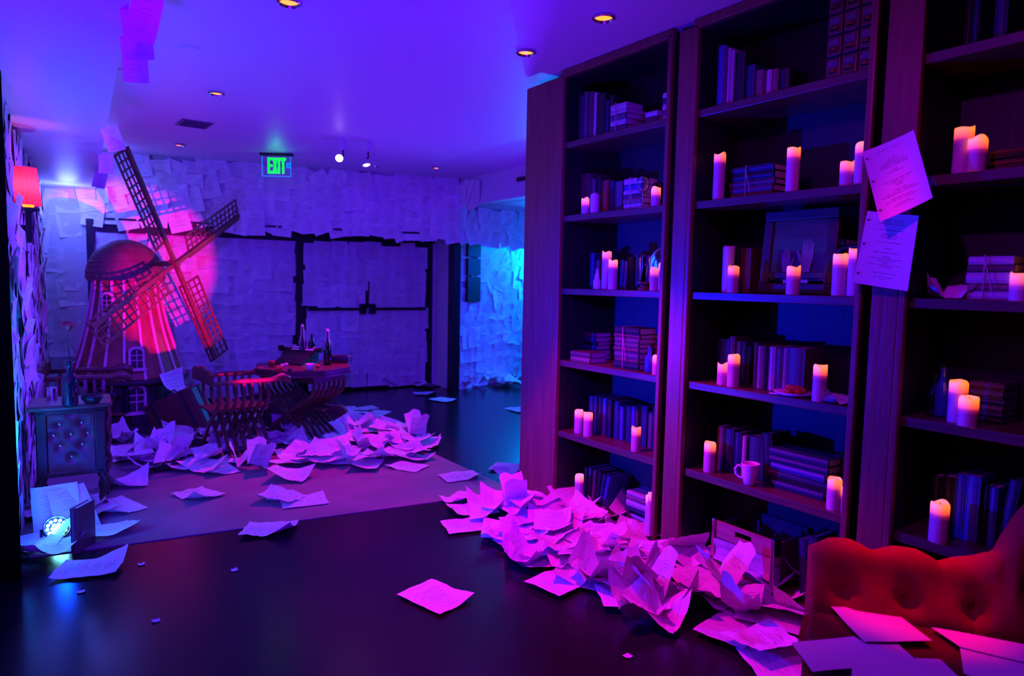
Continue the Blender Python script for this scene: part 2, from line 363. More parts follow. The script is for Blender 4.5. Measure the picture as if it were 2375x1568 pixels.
# pages taped to the edge of the low ceiling
for i,(px,py,t) in enumerate([(318,30,.1),(335,-20,-.2),(312,95,.05),(262,300,.3),(246,360,0),(238,440,.1),(232,400,-.2)]):
    p=G(px,py,2.3); rot=Matrix.Rotation(R(-10),3,'Z')@Matrix.Rotation(R(90),3,'X')@Matrix.Rotation(t,3,'Z')
    dist=(p-C0).length
    put('hanging_page',HANG[i%3],None,(p.x,p.y,2.3-(.075 if i<3 else .06)),rot.to_euler(),(.40,.62,1) if i<3 else (.45,.55,1),
        ['pale page hanging from the ceiling edge near the top of the picture','narrow page hanging at the very top beside the ceiling edge','long pointed page hanging lowest at the near end of the ceiling edge','page hanging at the ceiling edge above the windmill sail','page hanging from the far end of the ceiling edge','lowest page hanging at the corner left of the windmill sail','middle page hanging at the corner left of the windmill sail'][i],'paper')
# floor cloth / pale slab under the set
a=[(2.64,3.638),(2.645,6.6),(2.3,7.6),(.1,7.9),(.02,7.9),(-.16,5.0),(-.16,4.06),(.271,3.991)]
sl=pb('floor_cloth',MB().prism(a,.0,.006),SLAB,None,label='large pale stained floor cloth under the windmill and paper heap',cat='floor cloth')
# ---------------------------------------------------------------- ceiling fittings
amb=[((1400,38),'amber round ceiling light nearest the bookcase top'),((1220,119),'amber round ceiling light above the bookcase corner'),((670,2),'amber round ceiling light cut by the top edge'),((502,214),'amber round ceiling light above the tall windmill sail'),((415,335),'pink-amber ceiling light just above the windmill'),((1012,388),'small amber ceiling light right of the track heads')]
for (px,py),lb in amb:
    p=G(px,py,CZ); t=thing('ceiling_light',lb,'light',p,group='amber recessed ceiling lights')
    pb('trim_ring',MB().lathe([(.052,.004),(.056,-.012),(.048,-.016),(.040,-.004),(.040,.004)],n=24),CHROME,t,True)
    pb('lamp_lens',MB().lathe([(0,-.012),(.024,-.010),(.040,-.003),(.040,.002)],n=20),AMBER,t,True)
p=G(443,112,CZ); pb('smoke_detector',MB().lathe([(0,-.012),(.05,-.012),(.058,-.004),(.06,.0)],n=24),CEIL,None,True,loc=p,label='flat white disc on the ceiling above the windmill',cat='detector')
p=G(873,385,CZ); pb('sprinkler',MB().lathe([(0,-.03),(.02,-.03),(.022,-.012),(.034,-.008),(.036,0)],n=16),CHROME,None,True,loc=p,label='small chrome sprinkler on the ceiling right of the track heads',cat='sprinkler')
p=G(451,287,CZ); t=thing('ceiling_vent','grey rectangular vent in the ceiling above the windmill','vent',p,(0,0,R(2)))
pb('vent_frame',MB().box((0,0,-.004),(.24,.27,.008)),VENTM,t)
for k in range(7): pb('slat',MB().box((0,-.10+k*.033,-.009),(.2,.02,.004),Matrix.Rotation(.4,3,'X')),VENTM,t)
for (px,py,hx,hy,lb,sz) in [(796,322,787,366,'round white track spotlight, left of the pair below the ceiling',.045),(854,326,849,378,'angled white track spotlight, right of the pair below the ceiling',.04)]:
    p=G(px,py,CZ); t=thing('track_spotlight',lb,'spotlight',p,group='pair of track spotlights')
    pb('mount',MB().box((0,0,-.05),(.045,.045,.10),None,.004),CEIL,t)
    n_=(C0-p); q=PL(hx,hy,p,V((p.x,p.y,0)).normalized())-p
    pb('stem',MB().tube([(0,0,-.1),(0,0,-.16),(q.x*.8,q.y*.8,q.z+.03)],.008),METAL,t)
    ax=V((-.35,-.85,-.35)) if lb[0]=='r' else V((.1,-.3,-.95)); ax.normalize(); rm=ax.to_track_quat('Z','Y').to_matrix()
    pb('lamp_head',MB().lathe([(0,-.05),(.022,-.045),(.036,-.01),(.038,.02),(.034,.022)],q,16,rm),CHROME,t,True)
    pb('lamp_lens',MB().lathe([(0,.019),(.033,.018)],q,16,rm),WHITEL,t)
# exit sign
p0=G(602,354,CZ); p1=G(680,358,CZ); 
ex=thing('exit_sign','green illuminated glass exit sign hanging from the ceiling','sign',((p0.x+p1.x)/2,(p0.y+p1.y)/2,CZ))
uh=V((p1.x-p0.x,p1.y-p0.y,0)); uh=V((.84,-.545,0)); 
rr=Matrix.Rotation(math.atan2(uh.y,uh.x),3,'Z')
pb('ceiling_plate',MB().box((0,0,-.012),(.33,.07,.024),rr,.003),METAL,ex)
pb('glass_panel',MB().box((0,0,-.13),(.29,.008,.20),rr,.002),GLASS,ex)
g=MB(); fr=.004
for a,b,c_,d_ in((0,-.231,.29,.006),): g.box(rr@V((a,-.002,b)),(c_,.012,d_),rr)
for s_ in(-1,1): g.box(rr@V((s_*.145,-.002,-.13)),(.004,.012,.20),rr)
pb('edge_strip',g,CYANP,ex)
LT={'E':[(0,0,.012,.15),(0,.065,.042,.02),(0,0,.044,.02),(0,.13,.042,.02)]}
g=MB(); S=.0009
def lbox(x0,x1,z0,z1): g.box(rr@V(((x0+x1)/2,-.008,(z0+z1)/2)),(x1-x0,.006,z1-z0),rr)
zt,zb=-.045,-.205
lbox(-.087,-.068,zb,zt)
for z in(zt-.012,(zt+zb)/2,zb+.012): lbox(-.087,-.040,z-.012,z+.012)
lbox(.018,.036,zb,zt); lbox(.060,.079,zb,zt); lbox(.043,.096,zt-.026,zt)
for s_ in(-1,1):
    g.box(rr@V((-.013,-.008,(zt+zb)/2)),(.018,.006,.163),rr@Matrix.Rotation(s_*.185,3,'Y'))
pb('letters',g,GREENL,ex)
pb('arrow_panel',MB().box(rr@V((.122,-.006,-.118)),(.042,.004,.055),rr),CYANP,ex)
g=MB()
for s_ in(-1,1): g.box(rr@V((.124,-.010,-.118+s_*.010)),(.028,.003,.004),rr@Matrix.Rotation(s_*.8,3,'Y'))
pb('arrow',g,BLACK,ex)
# low intensity green light spilled onto the ceiling by the sign
spot('exit_spill',(ex.location.x-.02,ex.location.y-.05,CZ-.20),(ex.location.x-.05,ex.location.y-.30,CZ),(0,1,.55),0.9,70,1,.02)
# ================================================================= bookcases
ST=[2.273,1.835,1.393,.949,.505,.058]
BAYS=[(2.40,3.215,'left'),(1.385,2.21,'middle'),(.24,1.19,'right')]
DEP=.33
def bookcase(y0,y1,nm):
    t=thing('bookcase','dark oak built-in bookcase with five shelves, the %s bay'%{'left':'far left','middle':'middle','right':'nearest, right-hand'}[nm],'bookcase',(B,(y0+y1)/2,0),group='built-in oak bookcases'); cy=(y0+y1)/2; wd_=y1-y0
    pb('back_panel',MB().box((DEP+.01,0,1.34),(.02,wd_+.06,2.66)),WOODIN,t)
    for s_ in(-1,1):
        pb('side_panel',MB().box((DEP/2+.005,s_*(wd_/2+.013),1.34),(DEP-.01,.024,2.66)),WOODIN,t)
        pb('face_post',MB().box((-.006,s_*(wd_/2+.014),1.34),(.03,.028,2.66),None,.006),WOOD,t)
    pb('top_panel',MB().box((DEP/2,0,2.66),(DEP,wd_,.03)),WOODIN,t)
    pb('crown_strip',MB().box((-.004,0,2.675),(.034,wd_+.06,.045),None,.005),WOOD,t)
    pb('plinth_board',MB().box((.01,0,.027),(.03,wd_+.05,.054),None,.004),WOOD,t)
    for i,z in enumerate(ST):
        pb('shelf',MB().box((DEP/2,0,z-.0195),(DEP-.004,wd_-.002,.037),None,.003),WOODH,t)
    return t
for b in BAYS: bookcase(*b)
# tall oak pilasters between the bays
for y0,y1,lb in [(3.245,3.60,'wide dark oak end panel at the far end of the bookcase'),(2.243,2.335,'narrow oak pilaster between the left and middle bookcase bays'),(1.22,1.322,'narrow oak pilaster with two pages pinned on it')]:
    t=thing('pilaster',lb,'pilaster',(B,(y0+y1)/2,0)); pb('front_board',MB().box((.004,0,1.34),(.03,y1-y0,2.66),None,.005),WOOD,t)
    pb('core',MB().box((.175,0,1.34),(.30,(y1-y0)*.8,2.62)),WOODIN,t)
struct('wall_bookcase',MB().box((3.12,.9,1.35),(.16,5.7,2.7)),WALLP)
# ---------------------------------------------------------------- books
def unit_cover(m):
    b=MB(); b.box((.5,.46,.5),(.98,.08,1)); b.box((.5,-.46,.5),(.98,.08,1))
    pts=[(.07,.5),(.03,.44),(.0,.22),(-.01,0),(.0,-.22),(.03,-.44),(.07,-.5)]
    b.prism(pts+[(.09,-.42),(.09,.42)],0,1); me=b.mesh('cover',m)
    return me
COV={k:unit_cover(m) for k,m in BOOKM.items()}
PG=MB().box((.52,0,.5),(.88,.84,.965)).mesh('pages',PAGES)
def book(loc,d,t,h,col,label,lie=False,rz=0,lean=0,flip=False,group=None):
    tn='book'
    if lie: rot=(R(90),0,rz+(PI if flip else 0))
    else: rot=(lean,0,rz)
    e=put(tn,None,None,loc,rot,None,label,'book',group)
    put('cover',COV[col],e,scale=(d,t,h)); put('pages',PG,e,scale=(d,t,h)); return e
SHN=['top','second','third','fourth','fifth','bottom']
def shelfname(bay,s): return '%s shelf, %s bay'%(SHN[s],BAYS[bay][2])
CNT={}
def row(bay,s,items,xo=.05,grp=None):
    for i,it in enumerate(items):
        p0,p1,top,col=it[:4]; lean=it[4] if len(it)>4 else 0; dep=it[5] if len(it)>5 else rnd(.13,.19)
        x=B+xo+rnd(0,.012); z=ST[s]
        ya=X(p0,top,x); yb=X(p1,top,x); t=max(.008,abs(ya.y-yb.y)-.001); h=max(.08,(ya.z+yb.z)/2-z)
        h=min(h,ST[s-1]-.045-z) if s else min(h,.36)
        book((x,(ya.y+yb.y)/2,z+.001+abs(math.sin(lean))*t/2),dep,t,h,col,'%s upright book, %s from the left, %s'%(col if col not in('tan','pale') else col+' cream',(NUM+['seventeenth','eighteenth'])[CNT.setdefault((bay,s),0)],shelfname(bay,s)),lean=lean,group='upright books on the bookcase'); CNT[(bay,s)]+=1
def stack(bay,s,p0,p1,top,cols,xo=.05,flip=False,desc='',twine=True,thin=None):
    x=B+xo; z=ST[s]; ya=X(p0,top,x); yb=X(p1,top,x); L_=abs(ya.y-yb.y); hgt=ya.z-z; n=len(cols)
    ws=[rnd(.7,1.3) for _ in cols]; tt=sum(ws); zz=z+.001; yc=(ya.y+yb.y)/2
    for i,col in enumerate(cols):
        t=hgt*ws[i]/tt; l=L_*rnd(.86,1.0); d=rnd(.13,.17); a=rnd(-.05,.05)
        yo=yc+l/2 if not flip else yc-l/2; xx=x if not flip else x+d
        book((xx,yo,zz+t/2),d,t*.97,l,col,'%s book, %s of the %sstack, %s'%(col,('lowest' if i==0 else 'topmost' if i==n-1 else NUM[i]+' from below'),desc,shelfname(bay,s)),lie=True,rz=a,flip=flip,group='books lying in stacks'); zz+=t
    if twine:
        hh=zz-z; yq=yc+L_*.1
        m_=MB().tube([(0,0,0.002),(-.004,0,hh+.004),(.175,0,hh+.004),(.175,0,.002)],.0022,5)
        m_.tube([(-.006,0,hh*.9),(-.01,-.02,hh*.5),(-.008,-.03,hh*.2)],.002,5)
        pb('twine',m_,TWINE,None,loc=(x-.006,yq,z),label='thin twine tied round the %sstack of books, %s'%(desc,shelfname(bay,s)),cat='twine')
# left bay
row(0,0,[(1342,1348,212,'black'),(1348,1354,222,'navy'),(1355,1363,213,'grey'),(1363,1377,214,'plum'),(1378,1384,215,'pale'),(1385,1404,217,'black'),(1405,1412,233,'navy'),(1413,1424,222,'black')],.04)
stack(0,0,1415,1454,246,['plum','pale','grey','pale','pale'],.03,desc='tied ')
stack(0,0,1496,1525,262,['plum','pale'],.05,desc='small ',twine=False)
stack(0,0,1537,1572,217,['pale','plum','pale','navy','pale'],.05,desc='tall pale ',twine=False)
row(0,1,[(1341,1368,404,'plum'),(1369,1381,415,'plum'),(1382,1395,413,'black'),(1397,1411,418,'red'),(1413,1424,420,'navy'),(1427,1444,421,'grey')],.13)
stack(0,1,1446,1490,417,['pale','tan','plum','pale','blue','pale'],.05,desc='tied pale ')
row(0,1,[(1500,1512,421,'brown'),(1513,1521,424,'black'),(1522,1533,424,'black')],.14)
row(0,2,[(1368,1379,587,'navy'),(1381,1391,604,'plum'),(1436,1444,604,'navy',.08),(1445,1453,606,'plum',.08),(1456,1470,596,'black'),(1471,1485,592,'black')],.12)
stack(0,3,1321,1370,813,['tan','plum'],.02,desc='low wide ',twine=False)
stack(0,3,1340,1383,769,['grey','navy','navy','black','navy','plum'],.19,desc='dark slanting ',twine=False)
stack(0,3,1424,1486,757,['black','plum','grey','plum','grey','grey','plum','black'],.05,desc='rounded twine-tied ')
row(0,4,[(1366,1375,918,'navy'),(1376,1384,920,'navy'),(1386,1396,921,'black'),(1397,1406,924,'blue'),(1408,1419,927,'black'),(1424,1436,931,'navy'),(1437,1446,943,'blue'),(1452,1463,944,'navy'),(1464,1473,944,'blue'),(1474,1480,950,'plum'),(1487,1501,943,'navy'),(1504,1513,957,'grey'),(1514,1524,942,'navy')],.14)
row(0,5,[(1353,1360,1084,'black',.03),(1362,1369,1084,'navy',.05),(1371,1379,1089,'plum',.08),(1381,1388,1091,'black',.12),(1389,1396,1097,'navy',.16),(1397,1404,1101,'blue',.2)],.15)
stack(0,5,1451,1500,1136,['grey','pale','black','pale','tan','pale'],.10,desc='slanting ',twine=False)
# middle bay
row(1,0,[(1667,1681,106,'blue'),(1681,1688,106,'grey'),(1689,1696,112,'pale'),(1697,1704,116,'pale'),(1706,1729,120,'black'),(1732,1752,151,'navy'),(1753,1770,163,'tan'),(1771,1777,164,'plum'),(1778,1790,162,'pale'),(1791,1805,160,'tan'),(1807,1832,160,'black')],.04)
stack(1,1,1689,1802,393,['brown','plum','plum','black','navy'],.09,desc='dark twine-tied ')
row(1,2,[(1708,1716,578,'black'),(1718,1742,576,'brown')],.15)
stack(1,2,1937,1960,556,['navy','plum','grey','navy','black','navy','plum','black'],.19,desc='tall narrow ',twine=False)
row(1,3,[(1666,1691,787,'navy'),(1692,1704,781,'plum'),(1709,1718,793,'grey'),(1720,1730,793,'navy'),(1733,1741,804,'black')],.13)
row(1,3,[(1749,1758,796,'plum'),(1759,1766,803,'pale'),(1767,1775,803,'tan'),(1776,1783,806,'black'),(1784,1799,805,'pale'),(1802,1816,808,'grey'),(1817,1825,808,'pale'),(1826,1868,808,'plum')],.09)
row(1,4,[(1665,1679,988,'plum'),(1681,1702,996,'navy'),(1704,1720,1004,'navy'),(1722,1731,1012,'pale'),(1733,1772,1014,'green'),(1776,1800,1008,'black',-.1)],.12)
stack(1,4,1784,1922,1037,['navy','black','blue','navy','navy'],.10,desc='dark heavy ',twine=False)
row(1,4,[(1926,1947,1057,'navy'),(1949,1960,1058,'black'),(1962,1985,1062,'tan')],.2)
row(1,5,[(1862,1880,1254,'navy',-.08),(1882,1905,1250,'navy',-.08)],.06)
# right bay
row(2,0,[(2243,2258,-20,'black'),(2260,2276,-22,'navy'),(2312,2342,-30,'navy')],.08)
stack(2,1,2292,2380,352,['plum','brown','black','brown'],.10,desc='dim ',twine=False)
stack(2,2,2243,2357,596,['pale','tan','pale','plum','pale'],.04,desc='pale tied ')
stack(2,3,2245,2335,882,['black','navy','grey','navy','grey','plum'],.16,desc='leaning dim ',twine=False)
row(2,4,[(2162,2180,1106,'black'),(2182,2214,1108,'black'),(2216,2240,1101,'blue'),(2242,2276,1105,'blue'),(2284,2296,1128,'black'),(2297,2316,1132,'blue'),(2322,2350,1112,'navy',.1)],.12)
# ---------------------------------------------------------------- candles
def candle(bay,s,p0,p1,top,xo,lit,desc):
    x=B+xo; q=X((p0+p1)/2,top,x); z=ST[s]; h=q.z-z
    dep=(M.transposed()@(q-C0)); r=(p1-p0)/2*(-dep.z)/F*.93
    q.y=min(max(q.y,BAYS[bay][0]+r+.004),BAYS[bay][1]-r-.004)
    t=thing('pillar_candle',desc+', '+shelfname(bay,s),'candle',(x,q.y,z),(0,0,rnd(0,6)),group='pillar candles on the bookcase')
    n=18; b=MB(); prof=[(r*.98,0),(r,.004),(r,h*.3),(r,h*.6),(r,h*.85),(r,h-.006),(r*.93,h),(r*.82,h-.004),(r*.7,h-.012),(0,h-.014)]
    b.lathe([(a,zz-h) for a,zz in prof],n=n)
    for v in b.bm.verts:
        if v.co.z>-.01 and v.co.xy.length>r*.75:
            a=math.atan2(v.co.y,v.co.x); v.co.z+=.004*math.sin(2*a+q.y*9)+.003*math.sin(3*a)
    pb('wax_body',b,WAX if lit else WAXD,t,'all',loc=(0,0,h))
    pb('wick',MB().tube([(0,0,h-.015),(.001,0,h-.002)],.0016,5),BLACK,t)
CN=[ # bay, shelf, px0, px1, top, xo, lit, description
(0,1,1348,1368,460,.05,1,'short lit candle at far left'),(0,1,1369,1391,450,.05,0,'unlit pink candle beside the short lit one'),(0,1,1510,1534,435,.05,1,'short thick lit candle right of the goblet'),(0,1,1541,1556,415,.08,1,'lit candle half hidden by the post'),
(0,2,1396,1420,584,.08,1,'taller lit candle of the left pair'),(0,2,1411,1434,603,.04,1,'shorter lit candle of the left pair'),(0,2,1507,1528,621,.04,1,'shorter lit candle of the right pair'),(0,2,1527,1549,610,.06,1,'taller lit candle of the right pair'),
(0,3,1513,1534,824,.04,1,'short lit candle at the right end'),(0,3,1532,1552,785,.09,1,'tall lit candle behind the post'),
(0,4,1332,1354,951,.07,1,'left candle of the close pair'),(0,4,1353,1376,957,.06,1,'right candle of the close pair'),(0,4,1464,1488,991,.04,1,'single lit candle before the dark books'),
(0,5,1333,1355,1101,.09,1,'single lit candle at the left'),(0,5,1497,1520,1148,.05,1,'front candle of the pair by the post'),(0,5,1512,1527,1146,.0,1,'slender candle at the post'),
(1,1,1656,1685,357,.06,1,'tall lit candle at the left'),(1,1,1826,1858,343,.05,1,'tall lit candle in the middle'),(1,1,1949,1983,375,.06,1,'short thick lit candle at the right'),(1,1,1985,2021,331,.06,1,'tall lit candle behind the pinned page'),
(1,2,1677,1706,571,.11,0,'tall unlit candle at the left'),(1,2,1688,1716,618,.04,1,'short lit candle before the unlit one'),(1,2,1825,1858,618,.04,1,'short lit candle before the picture frame'),(1,2,1933,1969,590,.05,1,'thick lit candle right of the frame'),(1,2,1972,2010,576,.05,1,'tall lit candle half behind the page'),
(1,3,1664,1691,843,.06,1,'shorter lit candle of the left pair'),(1,3,1688,1718,823,.05,1,'taller lit candle of the left pair'),(1,3,1887,1920,847,.03,1,'lit candle beside the plate'),
(1,4,1633,1662,1026,.06,1,'single lit candle at the left'),(1,4,1920,1954,1109,.04,1,'taller lit candle of the right pair'),(1,4,1952,1974,1128,.05,1,'shorter lit candle against the post'),
(2,1,2216,2260,296,.06,1,'taller lit candle of the pair'),(2,1,2248,2291,319,.03,1,'shorter lit candle of the pair'),(2,2,2346,2394,633,.04,1,'lit candle at the picture edge'),
(2,3,2204,2246,883,.07,1,'taller lit candle of the pair'),(2,3,2226,2270,920,.02,1,'shorter lit candle of the pair'),(2,4,2160,2203,1165,.03,1,'lit candle with a blue foot')]
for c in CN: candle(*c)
# ---------------------------------------------------------------- other things on the shelves
def onshelf(bay,s,px,xo,py=600): q=X(px,py,B+xo); return V((B+xo,q.y,ST[s]))
# goblet
t=thing('wine_glass','clear stemmed wine glass before the tied pale books, left bay','glass',onshelf(0,1,1486,.02))
pb('bowl',MB().lathe([(0,.075),(.018,.082),(.030,.105),(.034,.135),(.031,.165),(.029,.165),(.032,.135),(.028,.107),(.016,.086),(0,.08)],n=20),GLASS,t,'all')
pb('stem',MB().lathe([(.032,0),(.030,.003),(.006,.008),(.004,.03),(.004,.06),(.008,.076)],n=16),GLASS,t,'all')
# bell jar on turned stand
t=thing('bell_jar','tall narrow glass bell jar on a small turned stand, left bay','jar',onshelf(0,2,1496,.06))
pb('stand',MB().lathe([(.034,0),(.036,.01),(.020,.018),(.022,.03),(.042,.036),(.042,.046),(0,.046)],n=20),WOOD,t,True)
pb('glass_cover',MB().lathe([(.032,.047),(.032,.17),(.028,.195),(.016,.21),(0,.214),(0,.211),(.015,.207),(.026,.193),(.0295,.17),(.0295,.047)],n=24),GLASS,t,'all')
# oval plate standing at the right
t=thing('standing_plate','oval silver plate propped behind the candles, left bay third shelf','plate',onshelf(0,2,1548,.16,600),(0,R(-8),0))
pb('plate_disc',MB().lathe([(0,.004),(.07,.002),(.085,.0),(.11,-.010),(.115,-.008),(.112,-.004),(.086,.006),(0,.008)],(0,0,.12),28,Matrix.Rotation(R(90),3,'Y')),CHROME,t,'all')
# blue glass bottle lying beside the bundle + dark box camera
t=thing('box_camera','small black box camera with a round lens, left bay fourth shelf','camera',onshelf(0,3,1509,.14,800),(0,0,.2))
pb('camera_body',MB().box((.05,0,.07),(.10,.11,.14),None,.008),LEATHD,t); pb('lens',MB().lathe([(.026,0),(.028,.02),(.02,.022),(0,.02)],(0,0,.085),18,Matrix.Rotation(R(-90),3,'Y')),METAL,t,True); pb('handle',MB().tube([(.05,-.04,.14),(.05,-.03,.165),(.05,.03,.165),(.05,.04,.14)],.005),LEATHD,t)
t=thing('glass_flask','blue glass flask standing before the black camera, left bay','flask',onshelf(0,3,1508,.06,800))
pb('flask_body',MB().lathe([(0,.0),(.022,.002),(.027,.015),(.027,.075),(.024,.09),(.012,.10),(.011,.118),(.014,.12),(.014,.126),(0,.126)],n=20),BLUEG,t,'all'); pb('stopper',MB().lathe([(.009,.126),(.011,.134),(.006,.14),(0,.141)],n=12),BLUEG,t,'all')
# small figurine-like candle stub
pb('candle_stub',MB().lathe([(0,0),(.022,0),(.022,.05),(.015,.06),(.014,.08),(.009,.095),(.006,.12),(0,.122)],n=14),WAXD,None,True,loc=onshelf(0,2,1386,.06),label='melted pink candle stub before upright books, left bay third shelf',cat='candle')
# chest of small drawers
q0=X(1913,160,B+.06); q1=X(2028,160,B+.06); wdt=q0.y-q1.y-.002
t=thing('drawer_chest','small apothecary chest with twelve label-fronted drawers, middle bay top shelf','drawer chest',(B+.06,(q0.y+q1.y)/2-.003,ST[0]))
hh=.355; pb('chest_frame',MB().box((.10,0,hh/2),(.18,wdt,hh)),DARKW,t)
for r_ in range(4):
    for c_ in range(3):
        yy=(c_-1)*wdt/3; zz=.05+r_*.085+.002
        d=pb('drawer',MB().box((.004,yy,zz),(.02,wdt/3-.008,.076),None,.004),CARVED,t)
        pb('label_holder',MB().box((-.008,yy,zz+.014),(.003,.04,.024)),BOOKM['grey'],d)
        pb('cup_pull',MB().lathe([(0,.008),(.012,.006),(.017,-.002),(.018,-.008)],(-.010,yy,zz-.012),10,None,.7,1),BRASS,d,True)
# picture frame with two hands
fx=B+.17; a0=X(1767,560,fx); a1=X(1940,560,fx); wf=a0.y-a1.y
t=thing('picture_frame','dark framed painting of two reaching hands, middle bay third shelf','picture',(fx,(a0.y+a1.y)/2,ST[2]),(0,R(5),0))
hf=.385; bw=.048
g=MB()
g.box((0,0,bw/2),(.03,wf,bw),None,.006).box((0,0,hf-bw/2),(.03,wf,bw),None,.006)
for s_ in(-1,1): g.box((0,s_*(wf/2-bw/2),hf/2),(.03,bw,hf-2*bw+.004),None,.006)
pb('frame_border',g,DARKW,t)
pb('inner_moulding',MB().box((-.006,0,.085),(.02,wf-.06,.03),None,.004),DARKW,t)
BGP=mat('picture_ground',(.10,.05,.10),.5,noisy=.6,scale=6); SK=mat('painted_hand',(.42,.32,.34),.6,noisy=.3,scale=12)
pb('painting',MB().box((.004,0,hf/2+.015),(.006,wf-2*bw+.01,hf-2*bw)),BGP,t)
def hand2d(cy,cz,s,flipy=1,ang=0):
    g=MB(); T=Matrix.Translation((-.001,cy,cz))@Matrix.Rotation(ang,4,'X')@Matrix.Rotation(R(90),4,'Y').to_4x4()
    # profile in (z,y) drawn on the picture plane
    def P_(pts): g.prism([(-z*s,y*s*flipy) for y,z in pts],-.0012,.0012,T)
    P_([(-.20,-1.2),(.20,-1.2),(.22,-.5),(.30,-.1),(.30,.35),(-.28,.35),(-.32,-.1),(-.22,-.5)])
    for i,(y,l) in enumerate([(-.22,.42),(-.07,.52),(.08,.48),(.22,.36)]): P_([(y-.06,.34),(y+.06,.34),(y+.05,.34+l),(y,.38+l),(y-.05,.34+l)])
    P_([(-.30,-.15),(-.36,.12),(-.52,.34),(-.58,.30),(-.46,.0),(-.30,-.3)])
    return g
pb('painted_hand',hand2d(.055,.12,.075,1,-.1),SK,t,loc=(-.002,0,.02)); pb('painted_hand',hand2d(-.045,.145,.095,-1,.05),SK,t,loc=(-.002,0,.02))
pb('glass_pane',MB().box((-.006,0,hf/2+.015),(.002,wf-2*bw+.004,hf-2*bw-.006)),GLASS,t)
# mug
q=onshelf(1,4,1740,.045,1090); t=thing('coffee_mug','plain white tapered mug on the fifth shelf of the middle bay','mug',q,(0,0,R(115)))
pb('mug_body',MB().lathe([(0,.0),(.024,.0),(.027,.004),(.036,.05),(.042,.095),(.0425,.10),(.0395,.10),(.038,.093),(.032,.05),(.024,.01),(0,.008)],n=28),PORC,t,'all')
pb('handle',MB().tube([(.036,0,.078),(.055,0,.084),(.068,0,.066),(.064,0,.04),(.046,0,.026),(.030,0,.026)],.0055,8),PORC,t,'all')
# plate with pastry
q=onshelf(1,3,1842,.075,910); t=thing('dinner_plate','white plate holding red pastry on the fourth shelf, middle bay','plate',q)
pb('plate_disc',MB().lathe([(0,.006),(.05,.005),(.06,.008),(.085,.018),(.087,.016),(.062,.0),(0,0)],n=32),PORC,t,'all')
g=MB()
for i in range(15):
    a=rnd(0,6.28); r_=rnd(0,.045); bmesh.ops.create_icosphere(g.bm,subdivisions=2,radius=rnd(.012,.02),matrix=Matrix.Translation((r_*math.cos(a),r_*math.sin(a),.016+rnd(0,.012)))@Matrix.Diagonal((1,1.1,.75,1)))
for v in g.bm.verts: v.co+=V((noise.noise(v.co*90),noise.noise(v.co*90+V((5,0,0))),noise.noise(v.co*90+V((0,7,0)))))*.005
pb('pastry',g,FOOD,None,'all',loc=q+V((0,0,.004)),label='heap of crumbly red pastry lying on the white plate',cat='food')
pb('sugar_packet',MB().box((0,0,.004),(.03,.045,.005),None,.001),PORC,None,loc=onshelf(1,3,1797,.018,910)+V((0,0,.0)),rot=(0,0,.5),label='small white packet at the shelf edge beside the plate',cat='packet')
def napkin(seed,sz,m=PLAIN,ht=.04):
    g=MB(); n=10; vs=[[g.bm.verts.new((0,0,0)) for _ in range(n+1)] for _ in range(n+1)]
    for i in range(n+1):
        for j in range(n+1):
            x=(i/n-.5)*sz;y=(j/n-.5)*sz; k=noise.fractal(V((x*18,y*18,seed)),1,2,3)
            vs[i][j].co=(x,y,max(.002,ht*(.4+k)+ht*2.2*max(0,abs(x)/sz+abs(y)/sz-.62)))
    for i in range(n):
        for j in range(n): g.bm.faces.new((vs[i][j],vs[i+1][j],vs[i+1][j+1],vs[i][j+1]))
    return g
pb('paper_napkin',napkin(3,.17),PORC,None,'all',loc=onshelf(1,3,1955,.09,900),rot=(0,0,.6),label='crumpled white napkin right of the plate, middle bay',cat='napkin')
pb('folded_cloth',napkin(8,.16,ht=.06),PORC,None,'all',loc=onshelf(2,2,2210,.09,690),rot=(0,0,.3),label='crumpled pale cloth beside the tied books, right bay',cat='cloth')
# black gadget on the middle shelf
t=thing('desk_telephone','black curved telephone behind the thick candle, middle bay','telephone',onshelf(1,2,1985,.19,600))
pb('telephone_base',MB().lathe([(.0,0),(.05,0),(.052,.02),(.035,.09),(.02,.13),(.02,.17),(0,.17)],n=20),METAL,t,True); pb('handset',MB().tube([(0,-.08,.175),(0,-.06,.2),(0,0,.21),(0,.06,.2),(0,.08,.175)],[.02,.014,.011,.014,.02],10),METAL,t,'all')
# dark glass decanters, right bay
for k,(px,hh2) in enumerate([(2168,.16),(2186,.20)]):
    t=thing('glass_decanter',['short dark glass decanter at the left end, right bay fourth shelf','taller dark decanter left of the candles, right bay fourth shelf'][k],'decanter',onshelf(2,3,px,.13,900))
    pb('decanter_body',MB().lathe([(0,0),(.024,0),(.028,.01),(.026,hh2*.55),(.012,hh2*.7),(.010,hh2*.9),(.014,hh2*.92),(0,hh2*.92)],n=16),BLUEG if k else GLASSD,t,'all'); pb('stopper',MB().lathe([(.008,hh2*.92),(.014,hh2*.96),(.010,hh2*1.02),(0,hh2*1.03)],n=12),GLASS,t,'all')
# crate
a0=X(1652,1250,B+.03); a1=X(1797,1290,B+.03); wc=a0.y-a1.y; hc=.235
t=thing('wooden_crate','weathered wooden crate with metal corners and a printed end label','crate',(B+.03,(a0.y+a1.y)/2,ST[5]))
CRW=mat('crate_wood',(.42,.18,.16),.65,noisy=.3,bump=.2,scale=10,stretch=(1,.3,3)); CRD=mat('crate_wood_dark',(.10,.06,.06),.7,noisy=.3,scale=10)
